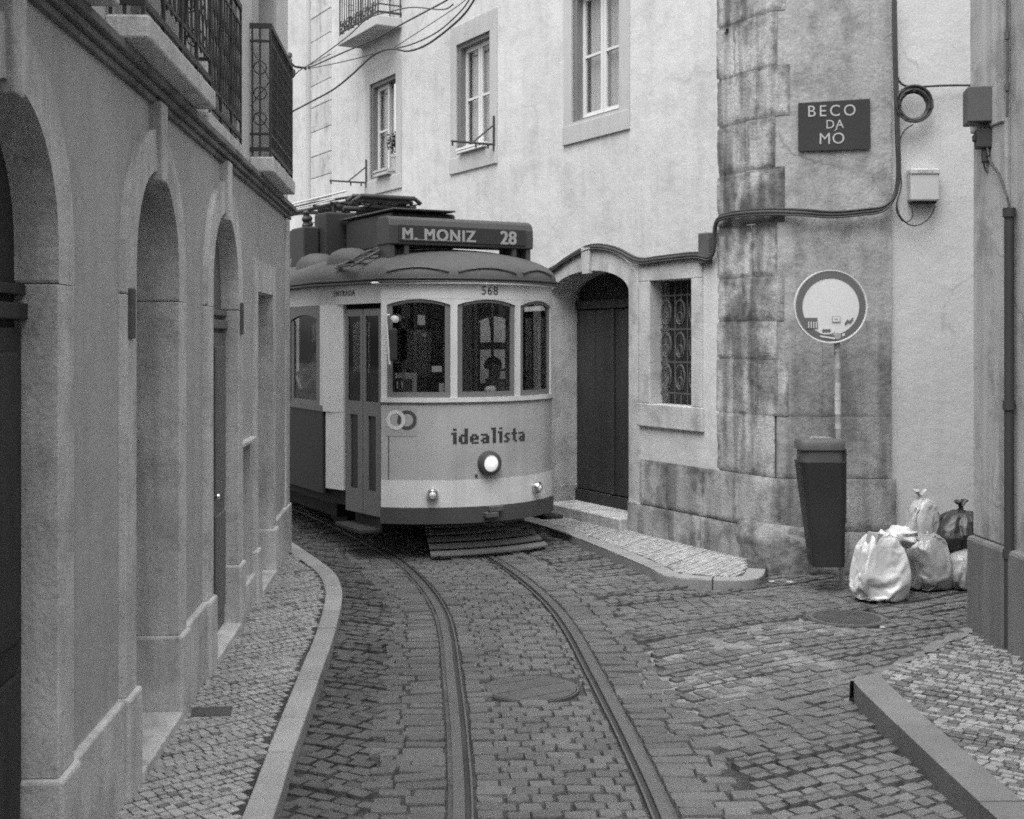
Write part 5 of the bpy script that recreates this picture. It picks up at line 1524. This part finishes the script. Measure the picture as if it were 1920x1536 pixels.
# rubbish bags
def bag(k, px, py, Y, m_, lab, zb=0.0, ang=0.0, tilt=0.0):
    root = empty('rubbish_bag', (at(px, py, Y).x, Y, zb), ang, lab, 'rubbish bag', 'rubbish bags')
    me = SACKS[k]; me.materials.clear(); me.materials.append(m_); me.name = 'bag_body'
    me.polygons.foreach_set('use_smooth', [True] * len(me.polygons))
    o = bpy.data.objects.new('bag_body', me); link(o, root); o.rotation_euler = (0, tilt, 0)
    sb = o.modifiers.new('smooth', 'SUBSURF'); sb.levels = sb.render_levels = 1
    top = max(me.vertices, key=lambda v: v.co.z).co
    return root, top
b1, tp_ = bag(0, 1648, 1120, 10.75, K['bag_white'], 'white slumped carrier bag standing in front of the other rubbish bags', 0, .25, .05)
def knot(root, c, r, m_, n=2):
    mb = MB()
    for k in range(n):
        a = pi * k + .4; pts = []
        for q in range(7):
            t = q / 6; pts.append((c[0] + cos(a) * r * t * 1.1, c[1] + sin(a) * r * .5 * t, c[2] - .02 + r * (1.9 * t - .5 * t * t)))
        mb.tube(pts, [r * (.22 + .5 * (q / 6)) for q in range(7)], 10, flat=.35)
    mb.lathe([(r * .5, -.02), (r * .32, r * .25), (r * .45, r * .5), (0, r * .6)], (c[0], c[1], c[2] - .02), 12)
    mb.v = [(x + .014 * noise.noise((x * 40, y * 40, z * 40)), y, z + .014 * noise.noise((x * 35, y * 35, z * 35 + 4))) for x, y, z in mb.v]
    mb.build('knot', m_, root, smooth=50)
MB().box(-.24, -.13, -.08, .04, .40, .545).build('carton', K['pole'], b1, bevel=.01).rotation_euler = (0, .25, .3)
lump('plastic_wrap', (at(1690, 1020, 10.98).x, 10.98, .50), (.14, .12, .08), K['bag_white'], 'white crumpled plastic bundle on top of the heap behind the carrier bag', 'rubbish', 5, .3, .45)
r_, t_ = bag(1, 1738, 1080, 11.28, K['bag_grey'], 'grey bulging rubbish bag behind the white carrier bag', 0, .8)
r_, t_ = bag(2, 1730, 1010, 11.44, K['bag_clear'], 'pale translucent bag standing highest in the heap of rubbish', .37, .3); knot(r_, t_, .05, K['bag_clear'])
r_, t_ = bag(3, 1806, 1080, 11.35, K['bag_clear2'], 'pale bag under the black bag beside the right pier', 0, 1.2)
r_, t_ = bag(4, 1800, 1010, 11.46, K['bag_black'], 'knotted black bag lying on top of the rubbish heap', .31, .5); knot(r_, t_, .055, K['bag_black'])
# scraps of litter
for px, py, r, lab in ((1448, 1092, .035, 'small pale scrap of paper on the cobbles by the corner boulder'), (1481, 1093, .045, 'larger pale scrap of paper on the cobbles near the litter bin'), (1655, 1178, .03, 'tiny white scrap on the cobbles beside the ribbed manhole')):
    X, Y = gpt(px, py, 0); lump('paper_scrap', (X, Y, .006), (r * .8, r * .6, .010), K['letter'], lab, 'litter', px * .1)

# ------------------------------------------------------------------ people in the tram
def skin_mesh(name, pts, edges, rad, m_, parent, sub=1):
    me = bpy.data.meshes.new(name); me.from_pydata(pts, edges, []); o = bpy.data.objects.new(name, me); COL.objects.link(o)
    md = o.modifiers.new('s', 'SKIN'); md.use_smooth_shade = True
    for i, r in enumerate(rad):
        r = r if isinstance(r, tuple) else (r, r); me.skin_vertices[0].data[i].radius = r
    me.skin_vertices[0].data[0].use_root = True
    sb = o.modifiers.new('b', 'SUBSURF'); sb.levels = sub; sb.render_levels = sub
    dg = bpy.context.evaluated_depsgraph_get(); m2 = bpy.data.meshes.new_from_object(o.evaluated_get(dg))
    bpy.data.objects.remove(o); m2.name = name; m2.materials.clear(); m2.materials.append(m_)
    m2.polygons.foreach_set('use_smooth', [True] * len(m2.polygons))
    n = bpy.data.objects.new(name, m2); return link(n, parent)
def person(loc, rz, lab, arms, coat, hair_m, cap=False):
    P = empty('person', loc, rz, lab, 'person')
    # pelvis, belly, chest, neck, chin, head, crown, nose; legs; arms with hands
    pts = [(0, 0, .50), (0, .02, .68), (0, .02, .92), (0, .0, 1.10), (0, -.03, 1.17), (0, -.02, 1.26), (0, 0, 1.345), (0, -.135, 1.225)]
    ed = [(0, 1), (1, 2), (2, 3), (3, 4), (4, 5), (5, 6), (5, 7)]; rad = [(.16, .11), (.15, .10), (.17, .10), .055, (.06, .07), (.078, .095), (.055, .065), .012]
    for s_ in (-1, 1):
        b = len(pts); pts += [(s_ * .10, -.05, .49), (s_ * .13, -.43, .50), (s_ * .13, -.42, .08), (s_ * .14, -.56, .04)]
        ed += [(0, b), (b, b + 1), (b + 1, b + 2), (b + 2, b + 3)]; rad += [.085, .062, .045, .035]
        sh, el, wr = arms[0 if s_ < 0 else 1]
        b = len(pts); pts += [sh, el, wr]; ed += [(2, b), (b, b + 1), (b + 1, b + 2)]; rad += [.06, .042, .028]
        d = (Vector(wr) - Vector(el)).normalized(); side = Vector((s_ * -1, 0, 0)); 
        pal = Vector(wr) + d * .06; b2 = len(pts); pts.append(tuple(pal)); ed.append((b + 2, b2)); rad.append((.036, .018))
        up = d.cross(side).normalized(); side = up.cross(d)
        for q, (o_, ln) in enumerate(((-.027, .066), (-.009, .076), (.009, .07), (.027, .055))):
            a_ = pal + d * .03 + side * o_; c_ = a_ + d * ln * .55 - up * .012; e_ = c_ + d * ln * .4 - up * .03
            k = len(pts); pts += [tuple(a_), tuple(c_), tuple(e_)]; ed += [(b2, k), (k, k + 1), (k + 1, k + 2)]; rad += [.009, .0085, .007]
        a_ = Vector(wr) + d * .025 + side * -.038; c_ = a_ + d * .04 - side * .014 - up * .01
        k = len(pts); pts += [tuple(a_), tuple(c_)]; ed += [(b2, k), (k, k + 1)]; rad += [.011, .009]
    body = skin_mesh('body', pts, ed, rad, K['skin'], P)
    jp = [(0, 0, .52), (0, .02, .68), (0, .02, .92), (0, .01, 1.07)]; je = [(0, 1), (1, 2), (2, 3)]; jr = [(.18, .13), (.17, .12), (.195, .125), (.075, .075)]
    for a in arms:
        b = len(jp); w = Vector(a[1]).lerp(Vector(a[2]), .9); jp += [a[0], a[1], tuple(w)]; je += [(2, b), (b, b + 1), (b + 1, b + 2)]; jr += [.078, .06, .045]
    skin_mesh('jacket', jp, je, jr, coat, P)
    tp = [(0, 0, .48)]; te = []; tr2 = [(.17, .12)]
    for s_ in (-1, 1):
        b = len(tp); tp += [(s_ * .10, -.05, .48), (s_ * .13, -.43, .50), (s_ * .13, -.42, .12)]; te += [(0, b), (b, b + 1), (b + 1, b + 2)]; tr2 += [.10, .077, .06]
    skin_mesh('trousers', tp, te, tr2, K['cloth_dark'], P)
    hm = MB(); n = 20; vs = []
    for j in range(9):
        th = (pi * .60) * j / 8
        for i in range(n):
            ph = 2 * pi * i / n; d = Vector((sin(th) * cos(ph), sin(th) * sin(ph), cos(th)))
            lim = 1.0 if d.y > -.35 or d.z > .45 else .78
            vs.append((d.x * .094 * lim, -.005 + d.y * .112 * lim, 1.285 + d.z * .105))
    hm.add(vs, [(j * n + i, j * n + (i + 1) % n, (j + 1) * n + (i + 1) % n, (j + 1) * n + i) for j in range(8) for i in range(n)])
    hm.build('hair', hair_m, P, smooth=80)
    em = MB()
    for x in (-.032, .032): em.lathe([(0, -.006), (.011, -.003), (.011, .003), (0, .006)], (x, -.112, 1.262), 10, 'y')
    em.box(-.024, .024, -.116, -.108, 1.180, 1.188)
    em.build('face_marks', K['hair'], P)
    return P
pw = TR.world(.55, .95, .62); 
person(pw, TR.ang, 'person in dark clothes driving, seen through the centre window of the tram', [((-.19, .01, 1.02), (-.24, -.12, .80), (-.16, -.33, .86)), ((.19, .01, 1.02), (.25, -.14, .80), (.12, -.36, .88))], K['cloth_dark'], K['hair'])
pw = TR.world(-.93, 2.45, .78)
person(pw, TR.ang + .25, 'seated person in a grey top holding up a phone at the tram side window', [((-.19, .01, 1.02), (-.25, -.14, .82), (-.12, -.30, 1.06)), ((.19, .01, 1.02), (.24, -.10, .78), (.14, -.33, .72))], K['cloth_mid'], K['hair'])
ph = MB().box(-.038, .038, -.005, .005, -.075, .075).build('phone', K['paper'], None, bevel=.004)
ph.location = Vector(pw) + Matrix.Rotation(TR.ang + .25, 3, 'Z') @ Vector((-.115, -.345, 1.16)); ph.rotation_euler = (.1, 0, TR.ang + .25); tag(ph, 'pale phone held up by the passenger at the side window', 'phone')

# ------------------------------------------------------------------ pieces that stand apart become parts of their own
SKIP = ('scrawl', 'number', 'railing', 'grille', 'foliage', 'stones', 'cobbles', 'ribs', 'quoin', 'rendered', 'string_course', 'display', 'marks', 'gland', 'lead', 'gutter', 'roof_ridge', 'truck')
def split_parts(o):
    me = o.data; nv = len(me.vertices)
    if nv > 20000 or o.name.split('.')[0].endswith(SKIP) or any(k in o.name for k in SKIP): return
    par = list(range(nv))
    def find(a):
        while par[a] != a: par[a] = par[par[a]]; a = par[a]
        return a
    for e in me.edges:
        a, b = find(e.vertices[0]), find(e.vertices[1])
        if a != b: par[a] = b
    bb = {}
    for v in me.vertices:
        r = find(v.index); c = v.co
        if r not in bb: bb[r] = [c.x, c.y, c.z, c.x, c.y, c.z]
        else:
            q = bb[r]; q[0] = min(q[0], c.x); q[1] = min(q[1], c.y); q[2] = min(q[2], c.z); q[3] = max(q[3], c.x); q[4] = max(q[4], c.y); q[5] = max(q[5], c.z)
    cl = [[list(q), {r}] for r, q in bb.items()]
    if len(cl) < 2 or len(cl) > 400: return
    ch = True; E = .07 if 'letter' in o.name else .012
    while ch:
        ch = False
        for i in range(len(cl)):
            for j in range(i + 1, len(cl)):
                a, b = cl[i][0], cl[j][0]
                if all(a[k] - E <= b[k + 3] and b[k] - E <= a[k + 3] for k in range(3)):
                    cl[i] = [[min(a[k], b[k]) for k in range(3)] + [max(a[k + 3], b[k + 3]) for k in range(3)], cl[i][1] | cl[j][1]]
                    cl.pop(j); ch = True; break
            if ch: break
    if len(cl) < 2 or len(cl) > 14: return
    root = [find(i) for i in range(nv)]
    src = me.copy(); base = o.name.split('.')[0]
    for k, (_, rs) in enumerate(cl):
        m2 = src.copy(); b = bmesh.new(); b.from_mesh(m2); b.verts.ensure_lookup_table()
        bmesh.ops.delete(b, geom=[v for v in b.verts if root[v.index] not in rs], context='VERTS'); b.to_mesh(m2); b.free()
        if k == 0: o.data = m2
        else:
            c = o.copy(); c.data = m2; c.name = base; COL.objects.link(c)
for o in [q for q in COL.objects if q.type == 'MESH' and q.parent is not None]: split_parts(o)

# ------------------------------------------------------------------ light, sky, camera
w = bpy.data.worlds.new('World'); scene.world = w; w.use_nodes = True
nt = w.node_tree; nt.nodes.clear()
wo = nt.nodes.new('ShaderNodeOutputWorld'); bg = nt.nodes.new('ShaderNodeBackground'); sk = nt.nodes.new('ShaderNodeTexSky'); bw = nt.nodes.new('ShaderNodeRGBToBW')
sk.sky_type = 'NISHITA'; sk.sun_disc = False; sk.dust_density = 4.0; sk.air_density = 1.0
SUN_EL, SUN_AZ = radians(66), radians(205)      # compass azimuth: 0 = +Y, clockwise
sk.sun_elevation = SUN_EL; sk.sun_rotation = SUN_AZ
bg.inputs[1].default_value = 0.15
nt.links.new(sk.outputs[0], bw.inputs[0]); nt.links.new(bw.outputs[0], bg.inputs[0]); nt.links.new(bg.outputs[0], wo.inputs[0])
sl = bpy.data.lights.new('sun', 'SUN'); sl.energy = 1.4; sl.angle = radians(60); sl.color = (1, 1, 1)
so = bpy.data.objects.new('sun', sl); link(so)
dv = Vector((sin(SUN_AZ) * cos(SUN_EL), cos(SUN_AZ) * cos(SUN_EL), sin(SUN_EL)))
so.rotation_euler = (-dv).to_track_quat('-Z', 'Y').to_euler(); so.location = dv * 30
cam = bpy.data.cameras.new('camera'); cam.sensor_width = 36; cam.sensor_fit = 'HORIZONTAL'; cam.lens = FPX / 1920 * 36
cam.shift_y = -133 / 1920; cam.clip_end = 400; cam.clip_start = .05
co = bpy.data.objects.new('camera', cam); link(co); co.location = (0, 0, CAMH); co.rotation_euler = (radians(90), 0, 0)
scene.camera = co
vs_ = scene.view_settings; vs_.view_transform = 'Standard'; vs_.look = 'None'; vs_.exposure = 1.1; vs_.gamma = 1
scene.cycles.use_denoising = False; scene.cycles.filter_width = 1.8; scene.cycles.use_adaptive_sampling = True; scene.cycles.adaptive_threshold = 0.025
scene.cycles.max_bounces = 8; scene.cycles.transparent_max_bounces = 12
